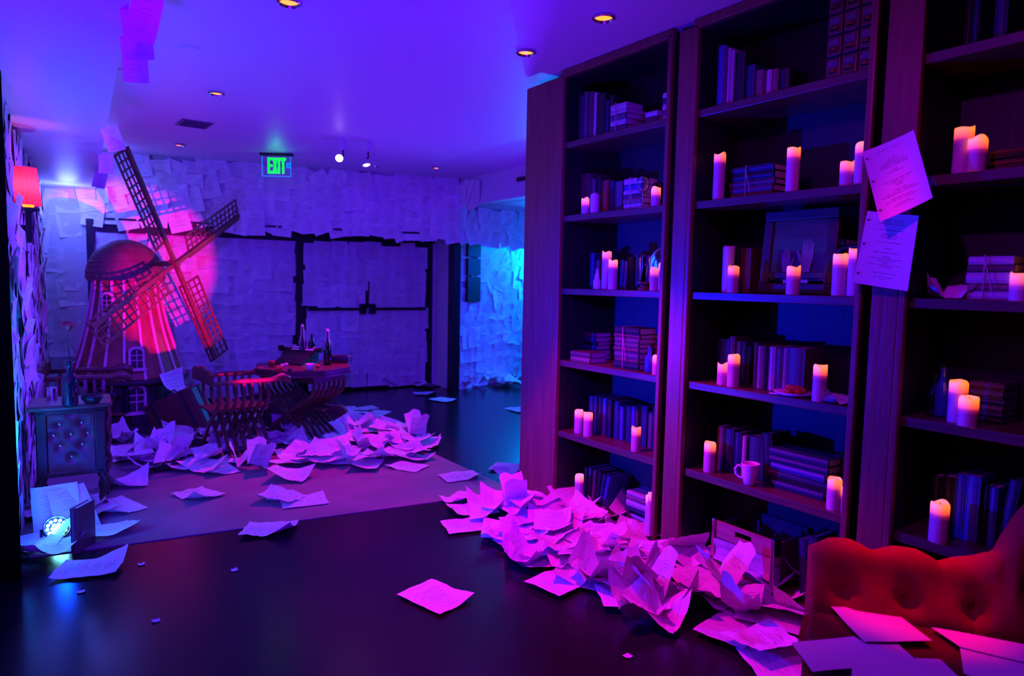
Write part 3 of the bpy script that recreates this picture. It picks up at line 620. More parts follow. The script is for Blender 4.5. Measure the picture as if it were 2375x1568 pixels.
# front end: upper board with a cut hand hole, label board
g=MB(); yb=wc/2-.016; zt_=hc-.01; z0_=.145; hy=.045; hz0,hz1=.178,.205
g.box((.008,0,(zt_+hz1)/2),(.014,2*yb,zt_-hz1)).box((.008,0,(z0_+hz0)/2),(.014,2*yb,hz0-z0_))
for s_ in(-1,1): g.box((.008,s_*(yb+hy)/2,(hz0+hz1)/2),(.014,yb-hy,hz1-hz0))
pb('handle_board',g,CRW,t)
lb_=paper_mat('crate_label',(.62,.5,.5),.85)
me=sheet_mesh(3,'wall',lb_,w=2*yb,h=.105); pb('lower_board',MB().box((.010,0,.088),(.012,2*yb,.108)),CRW,t)
o=put('printed_label',me,t,(.001,0,.09)); o.rotation_euler=Matrix(((0,0,-1),(-1,0,0),(0,1,0))).to_euler()
pb('bottom_board',MB().box((.012,0,.018),(.02,2*yb,.03)),CRD,t)
for s_ in(-1,1):
    pb('corner_strap',MB().box((.002,s_*(wc/2-.008),hc/2),(.022,.018,hc),None,.003).box((.02,s_*(wc/2-.002),hc/2),(.05,.004,hc)),CHROME,t)
    pb('side_board',MB().box((.15,s_*(wc/2-.012),hc*.45),(.28,.012,hc*.85)),CRD,t)
pb('rear_board',MB().box((.285,0,hc/2),(.012,wc-.03,hc*.95)),CRD,t); pb('divider_slat',MB().box((.12,.0,hc*.62),(.006,.012,hc*.9)),CRD,t)
pb('base_board',MB().box((.15,0,.006),(.28,wc-.03,.008)),CRD,t)
# two pinned script pages on the pilaster
def quad_sheet(name,pts,label,m=PAPER,bulge=.0,thick=.0008,grp=None,nrm=V((0,0,1)),uvrot=0,holes=False,cat='paper',waves=0):
    P=[V(p) for p in pts]; bm=bmesh.new(); uvl=bm.loops.layers.uv.new('UVMap'); n=8; g=[]
    nn=(P[1]-P[0]).cross(P[3]-P[0]).normalized(); nn=nn if nn.dot(nrm)>0 else -nn
    for j in range(n+1):
        for i in range(n+1):
            u,v=i/n,j/n; p=(P[0]*(1-u)+P[1]*u)*(1-v)+(P[3]*(1-u)+P[2]*u)*v
            p+=nn*(bulge*(4*(u-.5)**2-.2)+waves*noise.noise(p*9)); g.append((bm.verts.new(p),u,1-v))
    for j in range(n):
        for i in range(n):
            q=[g[j*(n+1)+i],g[j*(n+1)+i+1],g[(j+1)*(n+1)+i+1],g[(j+1)*(n+1)+i]]; f=bm.faces.new([a[0] for a in q]); f.smooth=True
            for l,a in zip(f.loops,q): l[uvl].uv=(a[1],a[2])
    me=bpy.data.meshes.new(name); bm.to_mesh(me); bm.free(); me.materials.append(m)
    o=put(name,me,None,label=label,cat=cat,group=grp)
    if holes:
        for v in(.12,.45,.86):
            u=.055; p=(P[0]*(1-u)+P[1]*u)*(1-v)+(P[3]*(1-u)+P[2]*u)*v+nn*(bulge*(4*(u-.5)**2-.2)+.0022)
            pb('punch_hole',MB().lathe([(0,.0),(.0045,.0)],p,10,nn.to_track_quat('Z','Y').to_matrix()),BLACK,o)
    return o
NX=V((-1,0,0)); PINK=paper_mat('script_page_sharp',(.80,.79,.78),.62)
x1,x2=B-.06,B-.028
quad_sheet('script_page',[X(2001,354,x1-.05),X(2120,303,x1),X(2164,460,x1-.03),X(2042,515,x1-.07)],'upper typed page pinned to the pilaster, tilted to the left',PINK,.010,nrm=NX,holes=True)
quad_sheet('script_page',[X(2014,490,x2-.01),X(2133,501,x2),X(2107,676,x2-.02),X(1981,656,x2-.045)],'lower typed page pinned to the pilaster, hanging straighter',PINK,.010,nrm=NX,holes=True)
# ================================================================= windmill
HB=C0+ray(404,612).normalized()*6.8; NR=V((math.sin(R(40.9)),-math.cos(R(40.9)),0)); HR=V((math.cos(R(40.9)),math.sin(R(40.9)),0)); SL=1.05
MC=HB-NR*.52; MC.z=0
wm=thing('windmill','tall red wooden toy windmill with four lattice sails and shingled cap','windmill',MC)
zb,zt2=.49,1.40; rb,rt=.475,.262; NS=18
def rprof(z):
    k=(z-zb)/(zt2-zb); return rt+(rb-rt)*(1-k)**1.55
prof=[(rprof(zb+(zt2-zb)*i/10),zb+(zt2-zb)*i/10) for i in range(11)]
# each panel between two ribs
for s_ in range(NS):
    a0_,a1_=2*PI*s_/NS,2*PI*(s_+1)/NS; g=MB(); L1=[];L2=[]
    for r_,z in prof:
        L1.append(g.bm.verts.new((r_*math.cos(a0_),r_*math.sin(a0_),z))); L2.append(g.bm.verts.new((r_*math.cos(a1_),r_*math.sin(a1_),z)))
    for i in range(10): g.bm.faces.new((L1[i],L2[i],L2[i+1],L1[i+1]))
    pb('wall_panel',g,MILLP,wm,'all')
    pb('rib',MB().tube([((r_+.004)*math.cos(a0_),(r_+.004)*math.sin(a0_),z) for r_,z in prof],(.008,.010),flat=(math.cos(a0_),math.sin(a0_),0)),MILLR,wm)
pb('skirt',MB().lathe([(rb+.02,zb-.03),(rb+.035,zb-.01),(rb+.03,zb+.012),(rb,zb+.02),(rb-.15,zb-.02),(0,zb-.02)],n=36),MILLD,wm,True)
pb('lower_drum',MB().lathe([(.36,.20),(.36,.47)],n=12),MILLD,wm)
# arched door on the drum
def arch(w_,h_,n=8): return [(-w_/2,0),(w_/2,0),(w_/2,h_*.8)]+[(w_/2*math.cos(PI*i/n),h_*.8+h_*.2*math.sin(PI*i/n)) for i in range(1,n)]+[(-w_/2,h_*.8)]
def opening(ang,z,w_,h_,r_,nm,pm):
    T=Matrix.Rotation(ang,4,'Z')@Matrix.Translation((r_,0,z))@Matrix.Rotation(R(90),4,'Z')@Matrix.Rotation(R(90),4,'X')
    d=pb(nm,MB().prism(arch(w_,h_),0,.022,T),MILLR,wm)
    pb('pane',MB().prism([(x*.72,y*.84+h_*.06) for x,y in arch(w_,h_)],.018,.026,T),pm,d)
    g=MB().box((0,h_*.45,.028),(w_*.05,h_*.8,.006)).box((0,h_*.4,.028),(w_*.7,h_*.035,.006)).box((0,h_*.62,.028),(w_*.7,h_*.035,.006)); g.bm.transform(T)
    pb('glazing_bar',g,MILLR,d)
    g=MB().box((0,-.006,.02),(w_*1.2,.014,.05)); g.bm.transform(T); pb('sill',g,MILLR,d)
va=math.atan2(-MC.y,-MC.x)
opening(va-R(28),1.08,.10,.19,rprof(1.1)-.004,'window',MILLD)
opening(va+R(8),.60,.125,.20,rprof(.62)+.0,'window',MILLD)
opening(va+R(8),.20,.16,.26,.365,'door',MILLD)
# plinth of dark blocks
PW=.55
pl=pb('plinth',MB().box((0,0,.1),(2*PW-.02,.72,.19)),MILLD,wm)
BR=MB().box((0,0,0),(1,1,1),None,.04).mesh('stone_block',MILLD)
for r_ in range(2):
    for i in range(7):
        put('stone_block',BR,pl,(-PW+.085+i*.16+(0.05 if r_ else 0)-.02,-.365,.05+r_*.085),None,(.15,.03,.076))
    for i in range(4): put('stone_block',BR,pl,(PW,-.27+i*.18,.05+r_*.085),None,(.03,.17,.076))
pb('plinth_cap',MB().box((0,0,.20),(2*PW+.03,.76,.025),None,.006),WOOD,wm)
pb('foot',MB().tube([(.35,-.28,.2),(.36,-.30,.46)],.035,8),MILLP,wm)
# cap with shingles
CR=.315; cz0=1.37; CHT=.375
cp=pb('cap',MB().lathe([(CR,cz0),(CR*.99,cz0+.06)]+[(CR*math.cos(a),cz0+.06+(CHT-.06)*math.sin(a)) for a in[R(10*i) for i in range(1,9)]]+[(0,cz0+CHT)],n=28),SHING,wm,'all')
SM=MB().box((0,0,0),(1,1,1),None,.08).mesh('shingle',SHING)
for j in range(10):
    al=R(2+j*8.4); rr_=CR*math.cos(al); zz=cz0+.02+(CHT-.06)*math.sin(al)+.02; n=max(6,int(2*PI*rr_/.062))
    for i in range(n):
        a=2*PI*(i+.5*(j%2))/n+rnd(-.02,.02)
        nv=V((math.cos(a)*math.cos(al),math.sin(a)*math.cos(al),math.sin(al)+.15)).normalized()
        tz=V((0,0,1))-nv*nv.z; tz.normalize(); tx=tz.cross(nv)
        o=put('shingle',SM,cp); o.matrix_local=Matrix.Translation((rr_*math.cos(a),rr_*math.sin(a),zz))@Matrix((tx,tz,nv)).transposed().to_4x4()@Matrix.Diagonal((.055,.058,.010,1))
# shaft, hub
hl=HB-MC
pb('shaft',MB().tube([hl-NR*.40+V((0,0,0)),hl-NR*.02],.026,10),SAIL,wm)
pb('hub',MB().lathe([(0,.05),(.03,.045),(.04,.02),(.045,-.03),(0,-.03)],hl,14,NR.to_track_quat('Z','Y').to_matrix()),SAIL,wm,True)
for k in range(4):
    th=R(119.6)+k*PI/2; dv=HR*math.cos(th)+V((0,0,1))*math.sin(th); sv=HR*math.cos(th+PI/2)+V((0,0,1))*math.sin(th+PI/2) # CCW side
    sv=(sv*math.cos(R(12))+NR*math.sin(R(12)))
    Rm=Matrix((dv,sv,NR)).transposed()
    def P3(a,b,c=0): return hl+dv*a+sv*b+NR*c
    l0=.22; l1=SL
    sp=pb('sail',MB().tube([P3(0,0,.012),P3(SL,0,.012)],(.019,.015),flat=tuple(sv)),SAIL,wm)
    wdw=.175; n_=12
    bars=[]
    for b_ in(wdw*.34,wdw*.68,wdw): bars.append(([P3(l0,b_),P3(l1,b_)],.0055 if b_<wdw else .009))
    bars.append(([P3(l0,-.045),P3(l1,-.045)],.008))
    for i in range(n_+1):
        a=l0+(l1-l0)*i/n_; bars.append(([P3(a,-.052),P3(a,wdw+.008)],.0055 if 0<i<n_ else .010))
    for pts,r_ in bars: pb('lattice_bar',MB().tube(pts,(r_,.005),flat=tuple((sv if abs((pts[1]-pts[0]).normalized().dot(sv))<.5 else dv))),SAIL,sp)
# ================================================================= folding X chairs and table
def curve(pts,n=12):
    out=[]; P=[V(pts[0])]+[V(p) for p in pts]+[V(pts[-1])]
    for i in range(1,len(P)-2):
        for t in[k/n for k in range(n)]:
            a,b,c,d=P[i-1],P[i],P[i+1],P[i+2]; out.append(.5*((2*b)+(c-a)*t+(2*a-5*b+4*c-d)*t*t+(3*b-a-3*c+d)*t**3))
    out.append(P[-2]); return out
def xchair(label,loc,rz,s=1.0):
    t=thing('folding_armchair',label,'chair',loc,(0,0,rz),'folding X-frame armchairs')
    n=7; Ln=.46; hA=.60*s; w_=.25; zp=.30*s
    for k in range(n):
        for sd in(-1,1):
            x=-Ln/2+.05+k*(Ln-.09)/(n-1)+(.012 if sd>0 else -.012)
            pts=curve([(x,sd*w_,hA),(x,sd*(w_+.01),hA-.12*s),(x,sd*w_*.72,zp+.09*s),(x,0,zp-.03*s),(x,-sd*w_*.62,.12*s),(x,-sd*(w_+.02),.02)],6)
            pb('slat',MB().tube(pts,(.010,.014),flat=(1,0,0)),CARVED,t)
    for sd in(-1,1):
        g=MB().tube([(-Ln/2-.02,sd*w_,hA+.01),(0,sd*w_,hA+.018),(Ln/2-.02,sd*w_,hA+.012),(Ln/2+.06,sd*w_,hA+.03),(Ln/2+.11,sd*w_,hA+.01),(Ln/2+.12,sd*w_,hA-.025)],[.017,.019,.022,.036,.034,.018],10)
        pb('arm',g,CARVED,t,'all')
        pb('runner',MB().box((0,sd*(w_+.02),.018),(Ln+.04,.035,.036),None,.008),CARVED,t)
    pb('seat',MB().box((0,0,zp+.085*s),(Ln,.30,.022),None,.006),CARVED,t)
    g=MB().prism([(-.26,0),(.26,0),(.26,.08),(.18,.11),(.08,.095),(0,.13),(-.08,.095),(-.18,.11),(-.26,.08)],-.012,.012,Matrix.Translation((-Ln/2-.01,0,hA+.0))@Matrix.Rotation(R(90),4,'Z')@Matrix.Rotation(R(90),4,'X')); 
    pb('back_board',g,CARVED,t)
    return t
CHP=G(546,1050); RZC=R(4)
ch=xchair('carved folding armchair standing in the papers, its front towards the table',CHP,RZC)
c2=xchair('dim folding armchair behind the tufted cabinet at the left',G(192,1040),R(-8))
q=c2.location
t=thing('grape_bunch','bunch of dark grapes heaped on the left armchair seat','grapes',q+V((.12,-.05,.40)))
g=MB()
for i in range(46):
    a=rnd(0,6.28); r_=rnd(0,.10); bmesh.ops.create_icosphere(g.bm,subdivisions=2,radius=.016,matrix=Matrix.Translation((r_*math.cos(a)*1.3,r_*math.sin(a),.02+rnd(0,.09)*(1-r_/.13))))
pb('berries',g,GRAPE,t,'all',kind='stuff'); pb('stalk',MB().tube([(0,0,.03),(.02,0,.11),(.06,.01,.14)],.004,6),LEAF,t)
# table
TP=G(704,1013); TZ=.65; 
tb=thing('folding_table','octagonal carved wooden table on curved X-frame legs','table',TP,(0,0,R(-62)))
oc=[(.44*math.cos(R(22.5+45*i)),.42*math.sin(R(22.5+45*i))) for i in range(8)]
pb('tabletop',MB().prism(oc,TZ-.02,TZ).prism([(x*.97,y*.97) for x,y in oc],TZ-.042,TZ-.024).prism([(x*1.0,y*1.0) for x,y in oc],TZ-.06,TZ-.044),CARVED,tb)
pb('apron',MB().box((0,0,TZ-.09),(.62,.40,.065),None,.004),DARKW,tb)
for k in range(7):
    for sd in(-1,1):
        y=-.19+k*.38/6+(.012 if sd>0 else -.012)
        pts=curve([(sd*.30,y,TZ-.10),(sd*.27,y,TZ-.22),(sd*.13,y,.33),(0,y,.25),(-sd*.17,y,.13),(-sd*.27,y,.02)],6)
        pb('slat',MB().tube(pts,(.009,.013),flat=(0,1,0)),CARVED,tb)
for sd in(-1,1): pb('runner',MB().box((sd*.27,0,.015),(.04,.46,.03),None,.006),CARVED,tb)
pb('stretcher',MB().box((0,0,.27),(.50,.05,.03),None,.006),CARVED,tb)
def T_(px,py,z=TZ): return G(px,py,z)
def bottle(name,label,loc,h,r,m,parts='',rot=(0,0,0),drip=False,neck=.62):
    t=thing(name,label,'bottle',loc,rot)
    pb('bottle_body',MB().lathe([(0,.004),(r*.9,0),(r,.01),(r,h*neck*.88),(r*.9,h*neck),(r*.45,h*neck*1.17),(r*.34,h*neck*1.28),(r*.34,h*.93),(r*.42,h*.935),(r*.42,h*.97),(r*.36,h),(0,h)],n=20),m,t,'all')
    if drip:
        g=MB()
        for a in(0,1.2,2.3,3.6,4.9):
            l=rnd(.3,.75); g.tube([(math.cos(a)*r*.3,math.sin(a)*r*.3,h),(math.cos(a)*r*.42,math.sin(a)*r*.42,h*.95),(math.cos(a)*r*.42,math.sin(a)*r*.42,h*.8),(math.cos(a)*r*.7,math.sin(a)*r*.7,h*neck*1.1),(math.cos(a)*r*1.03,math.sin(a)*r*1.03,h*neck*.93),(math.cos(a)*r*1.03,math.sin(a)*r*1.03,h*neck*.93-h*.3*l)],.0035,6)
        g.lathe([(r*.45,h-.01),(r*.42,h+.008),(r*.2,h+.014),(0,h+.015)],n=12); pb('wax_drips',g,WAXD,t,'all')
    return t
bottle('wine_bottle','tall wax-dripped bottle standing right of the typewriter',T_(760,846),.31,.036,GLASSD,drip=True)
bottle('wine_bottle','wax-dripped bottle with candle stub behind the typewriter',T_(702,841),.34,.033,GLASSD,drip=True)
bottle('liqueur_bottle','squat dark bottle with a golden shoulder behind the typewriter',T_(723,841),.265,.033,GLASSD,neck=.7)
# typewriter
q=T_(690,842); tw=thing('typewriter','old black typewriter with paper on the X-frame table','typewriter',q,(0,0,R(-48)))
g=MB(); TM=Matrix(((0,0,1,0),(1,0,0,0),(0,1,0,0),(0,0,0,1)))
g.prism([(-.17,0),(.12,0),(.13,.05),(.12,.095),(.0,.10),(-.04,.065),(-.17,.02)],-.14,.14,TM).prism([(-.02,.06),(.11,.06),(.11,.112),(.03,.118)],-.155,.155,TM)
pb('typewriter_body',g,METAL,tw,True)
pb('platen',MB().tube([(-.19,.06,.12),(.19,.06,.12)],.02,12),METAL,tw,'all'); 
for sd in(-1,1): pb('platen_knob',MB().tube([(sd*.19,.06,.12),(sd*.215,.06,.12)],.024,12),METAL,tw,True)
g=MB()
for r_ in range(4):
    for i in range(11): g.lathe([(0,.006),(.007,.005),(.007,0)],(-.12+i*.022+r_*.005,-.135+r_*.026,.034+r_*.013),8)
pb('key',g,CHROME,tw,kind='stuff')
o=pb('paper_roll',MB().tube(curve([(0,0,0),(0,.03,.03),(0,.07,.028),(0,.10,-.01)],6),(.11,.0012),flat=(1,0,0)),PLAIN,tw,'all',loc=(.03,.03,.112))
q=T_(719,858); t=thing('tea_cup','small white tapered cup at the near table edge','cup',q)
pb('cup_bowl',MB().lathe([(0,.004),(.022,0),(.026,.006),(.040,.05),(.042,.052),(.038,.052),(.024,.01),(0,.008)],n=20),PORC,t,'all')
pb('camera_case',MB().box((0,0,.035),(.16,.09,.07),None,.012).tube([(.07,0,.06),(.10,0,.055),(.11,0,.03),(.10,0,.01)],.005,6),LEATHD,None,True,loc=T_(788,841),rot=(0,0,R(-30)),label='black leather case right of the tall bottle on the table',cat='case')
for px,py,lb in[(630,850,'red apple at the left rim of the table'),(648,863,'red apple at the near rim, half over the edge')]:
    t=thing('apple',lb,'apple',T_(px,py)); pb('flesh',MB().lathe([(0,.004),(.012,0),(.026,.012),(.031,.03),(.027,.048),(.012,.056),(0,.05)],n=16),FRUIT,t,'all'); pb('stalk',MB().tube([(0,0,.05),(.003,0,.066)],.0018,5),LEAF,t)
for px,py,lb in[(655,851,'pale mushroom-like nut beside the typewriter keys'),(664,849,'rounder pale nut beside the typewriter keys'),(672,862,'dark fig at the near rim of the table'),(737,853,'pink pastry piece right of the cup')]:
    pb('morsel',MB().lathe([(0,0),(.016,.004),(.02,.015),(.013,.026),(0,.030)],n=12),(FOOD if 'pastry' in lb else GRAPE if 'fig' in lb else WAXD),None,'all',loc=T_(px,py),label=lb,cat='food')
t=thing('wine_glass','clear wine glass at the left end of the typewriter',"glass",T_(652,838)); pb('bowl',MB().lathe([(0,.07),(.02,.08),(.03,.11),(.026,.15),(.024,.15),(.028,.11),(.018,.083),(0,.075)],n=16),GLASS,t,'all'); pb('stem',MB().lathe([(.03,0),(.028,.003),(.004,.007),(.004,.06),(.007,.072)],n=12),GLASS,t,'all')
# suitcases
def suitcase(label,loc,rot,sz,m):
    t=thing('suitcase',label,'suitcase',loc,rot); w_,d_,h_=sz
    pb('lower_shell',MB().box((0,-d_*.2,h_/2),(w_,d_*.58,h_),None,.018),m,t); pb('lid',MB().box((0,d_*.31,h_/2),(w_,d_*.36,h_),None,.018),m,t)
    for sd in(-1,1): pb('latch',MB().box((sd*w_*.3,.0,h_+.003),(.03,.05,.01),None,.002),BRASS,t); pb('strap',MB().box((sd*w_*.3,0,h_/2),(.03,d_+.008,h_+.008),None,.004),LEATHD,t)
    pb('handle',MB().tube([(-.06,0,h_),(-.05,0,h_+.03),(.05,0,h_+.03),(.06,0,h_)],.008,8),LEATHD,t,'all'); return t
suitcase('large tilted brown leather suitcase between windmill and armchair',G(443,1010),(R(4),R(-24),R(-42)),(.50,.19,.40),LEATH)
# satchel
p=G(765,994); t=thing('leather_satchel','rounded brown satchel with brass buckle under the table','bag',p,(0,0,R(-28)))
g=MB(); g.prism([(-.15,0),(.15,0),(.17,.06),(.165,.17),(.12,.225),(-.12,.225),(-.165,.17),(-.17,.06)],-.06,.06,Matrix.Rotation(R(90),4,'X')); bmesh.ops.bevel(g.bm,geom=list(g.bm.edges),offset=.012,segments=2,affect='EDGES'); pb('bag_body',g,LEATH,t,True)
pb('strap',MB().box((-.04,-.064,.12),(.03,.006,.22),None,.002),LEATHD,t); pb('buckle',MB().box((-.02,-.02,.232),(.05,.03,.012),None,.004),BRASS,t); pb('handle',MB().tube([(-.06,0,.225),(-.05,0,.26),(.05,0,.26),(.06,0,.225)],.007,8),LEATHD,t,'all')
p=G(645,1002); t=thing('round_bag','dark round leather bag left of the table legs','bag',p,(0,0,R(-35)))
pb('bag_body',MB().lathe([(0,-.07),(.10,-.07),(.125,-.055),(.13,0),(.125,.055),(.10,.07),(0,.07)],(0,0,.13),24,Matrix.Rotation(R(90),3,'X')),LEATHD,t,True); pb('piping',MB().tube([(.127*math.cos(a),-.058,.13+.127*math.sin(a)) for a in[R(i*15) for i in range(25)]],.004,6),LEATH,t); pb('handle',MB().tube([(-.04,0,.25),(-.03,0,.28),(.03,0,.28),(.04,0,.25)],.006,6),LEATHD,t)
# low stool left of the table legs
t=thing('low_stool','low dark wooden stool left of the folding table','stool',G(650,985),(0,0,R(-20)))
pb('seat',MB().box((0,0,.215),(.26,.18,.025),None,.006),DARKW,t)
for sx in(-1,1):
    for sy in(-1,1): pb('leg',MB().tube([(sx*.10,sy*.06,.2),(sx*.115,sy*.07,0)],.011,6),DARKW,t)
bottle('wine_bottle','slim blue-lit bottle standing on the windmill plinth',MC+V((-.06,-.375,.213)),.33,.030,GLASSD)
bottle('wine_bottle','dark wine bottle lying on its side among the papers',G(358,1098)+V((.0,0,.038)),.30,.036,GLASSD,rot=(R(90),0,R(100)))
# ---------------------------------------------------------------- tufted cabinet
p=G(172,1190); cb=thing('side_cabinet','small dark side cabinet with a buttoned front panel and curved legs','cabinet',p+V((0,.0,0)),(0,0,R(-3)))
cw,cdp,cz0_,cz1_=.35,.30,.23,.632
pb('cabinet_body',MB().box((0,cdp/2,(cz0_+cz1_)/2),(cw,cdp,cz1_-cz0_),None,.006),DARKW,cb)
pb('top_board',MB().box((0,cdp/2-.005,cz1_+.012),(cw+.07,cdp+.07,.026),None,.010),CARVED,cb)
for sd in(-1,1): pb('door_stile',MB().box((sd*(cw/2-.03),-.006,(cz0_+cz1_)/2),(.055,.02,cz1_-cz0_-.01),None,.006),DARKW,cb)
for z in(cz0_+.015,cz1_-.015): pb('door_rail',MB().box((0,-.006,z),(cw,.02,.03),None,.005),DARKW,cb)
studs=[(0,.385),(-.055,.315),(.055,.315),(0,.25),(-.085,.25),(.085,.25),(-.055,.185),(.055,.185),(0,.115)]
g=MB(); n=26; vs=[]
for j in range(n+1):
    for i in range(n+1):
        x=(i/n-.5)*(cw-.12); z=cz0_+.03+(cz1_-cz0_-.06)*j/n; dep=.016
        for sx,sz in studs:
            d2=(x-sx)**2+((z-cz0_)-sz)**2; dep-=.014*math.exp(-d2/.0006)
        vs.append(g.bm.verts.new((x,-.002-dep,z)))
for j in range(n):
    for i in range(n): g.bm.faces.new([vs[k] for k in(j*(n+1)+i,j*(n+1)+i+1,(j+1)*(n+1)+i+1,(j+1)*(n+1)+i)])
pb('tufted_panel',g,LEATH,cb,'all')
for sx,sz in studs:
    pb('button',MB().lathe([(0,.012),(.007,.009),(.010,0)],(sx,-.004,cz0_+sz),10,Matrix.Rotation(R(90),3,'X')),CHROME,cb,True)
for sx in(-1,1):
    for y in(.02,cdp-.02):
        s2=1 if y>.1 else -1
        pb('leg',MB().tube(curve([(sx*(cw/2-.03),y,cz0_),(sx*(cw/2-.005),y+s2*.01,cz0_-.07),(sx*(cw/2-.03),y,.07),(sx*(cw/2+.005),y+s2*.02,.012)],5),[.026-.0009*i for i in range(16)],8),DARKW,cb,'all')
pb('carved_scroll',MB().tube(curve([(cw/2+.008,.02,cz1_-.01),(cw/2+.018,.05,.57),(cw/2+.006,.03,.5),(cw/2+.02,.06,.43),(cw/2+.006,.03,.36),(cw/2+.018,.05,.29),(cw/2+.006,.03,.24)],6),.014,8),CARVED,cb,'all')
CT=p+V((0,0,cz1_+.026))
bt=bottle('wine_bottle','dark bottle holding a dried rose on the side cabinet',G(163,941,CT.z),.26,.040,GLASSD,neck=.6)
q=bt.location+V((0,0,.24)); t=thing('dried_rose','dark red dried rose standing in the cabinet bottle','rose',q)
pb('stem',MB().tube(curve([(0,0,-.05),(.004,0,.05),(-.004,0,.12),(.0,0,.20)],5),.0035,6),LEAF,t)
g=MB()
for i in range(14):
    a=i*2.4; k=i/13; r_=.008+.024*k; hgt=.060-.012*k
    T=Matrix.Translation((0,0,.195))@Matrix.Rotation(a,4,'Z'); n_=5; rows=[]
    for v_ in range(5):
        f=v_/4; out=r_*(.35+.75*math.sin(f*1.9))+.004*f*k
        rows.append([g.bm.verts.new(T@V((out*math.cos((u_-2)*.38),out*math.sin((u_-2)*.38),f*hgt-.004*abs(u_-2)*f))) for u_ in range(n_)])
    for p_,q_ in zip(rows,rows[1:]):
        for u_ in range(n_-1): g.bm.faces.new((p_[u_],p_[u_+1],q_[u_+1],q_[u_]))
g.lathe([(0,.0),(.012,.004),(.014,.012),(.004,.02)],(0,0,.187),10)
pb('petals',g,ROSE,t,'all')
for a,z,l in((.2,.10,.07),(3.3,.13,.08),(5.2,.05,.08),(2.0,.02,.06)):
    g=MB().prism([(0,0),(.3*l,.28*l),(.7*l,.22*l),(l,0),(.7*l,-.22*l),(.3*l,-.28*l)],0,.0015,Matrix.Translation((0,0,z))@Matrix.Rotation(a,4,'Z')@Matrix.Rotation(R(25),4,'Y')); pb('leaf',g,LEAF,t)
pb('dark_bowl',MB().lathe([(0,.0),(.035,0),(.055,.03),(.058,.05),(.053,.05),(.045,.025),(0,.01)],n=20),METAL,None,'all',loc=G(214,935,CT.z),label='dark metal bowl right of the rose bottle on the cabinet',cat='bowl')
pb('metal_tin',MB().lathe([(0,0),(.03,0),(.03,.06),(.026,.065),(0,.066)],n=20),CHROME,None,True,loc=G(122,922,CT.z),label='small metal tin left of the rose bottle on the cabinet',cat='tin')
# ---------------------------------------------------------------- LED floor lamp, upright book, wall sconce
p=G(134,1262); ld=thing('floor_spotlight','cyan LED stage light on the floor at the left wall','spotlight',p)
ax=V((.15,-.75,.55)).normalized(); rm=ax.to_track_quat('Z','Y').to_matrix(); hc_=V((0,.02,.085))
pb('lamp_can',MB().lathe([(0,-.09),(.045,-.085),(.060,-.05),(.064,.0),(.060,.003),(.055,-.01),(0,-.012)],hc_,24,rm),METAL,ld,True)
g=MB()
for rr_,n in((0,1),(.02,6),(.042,12)):
    for i in range(n): g.lathe([(0,.008),(.006,.005),(.008,-.004)],hc_+rm@V((rr_*math.cos(6.283*i/n),rr_*math.sin(6.283*i/n),-.006)),8,rm)
pb('led_lens',g,LEDC,ld,True)
pb('yoke',MB().tube([(-.07,.02,.0),(-.07,.02,.085),],.006).tube([(.07,.02,0),(.07,.02,.085)],.006).box((0,.02,.004),(.15,.06,.008)),METAL,ld)
p=G(190,1288); e=book((p.x-.03,p.y+.03,.003),.15,.035,.235,'plum','plum hardback standing open-edge up beside the LED lamp',rz=R(55))
q=V((-.055,5.62,1.74)); q=PL(24,530,(lw(4.6),4.6,0),V((1,-.048,0)))
sc_=thing('wall_sconce','red pleated lampshade sconce on the papered left wall','wall lamp',(q.x,q.y,0))
zc=q.z; sp_=.075
pb('back_plate',MB().box((.012,0,zc-.01),(.024,.07,.17),None,.008),METAL,sc_)
pb('arm',MB().box((.05,0,zc+.0),(.09,.025,.05),None,.005).box((.09,0,zc+.02),(.035,.035,.20),None,.005).lathe([(.012,zc+.10),(.055,zc+.115),(.058,zc+.125),(.02,zc+.13)],(.09,0,0),16),METAL,sc_)
g=MB(); n=40; a_,b_=[],[]
for i in range(n):
    k=1+.09*(i%2); c_,s_=math.cos(2*PI*i/n),math.sin(2*PI*i/n)
    a_.append(g.bm.verts.new((.08+.072*k*c_,.072*k*s_,zc+.14))); b_.append(g.bm.verts.new((.08+.054*k*c_,.054*k*s_,zc+.36)))
for i in range(n): g.bm.faces.new((a_[i],a_[(i+1)%n],b_[(i+1)%n],b_[i]))
pb('lamp_shade',g,SHADE,sc_)
pb('bulb',MB().lathe([(0,zc+.11),(.022,zc+.12),(.03,zc+.145),(.02,zc+.17),(0,zc+.175)],(.09,0,0),14),AMBER,sc_,'all')
point('sconce_light',(q.x+.08,q.y,zc+.25),(1,.12,.25),2.4,.02)
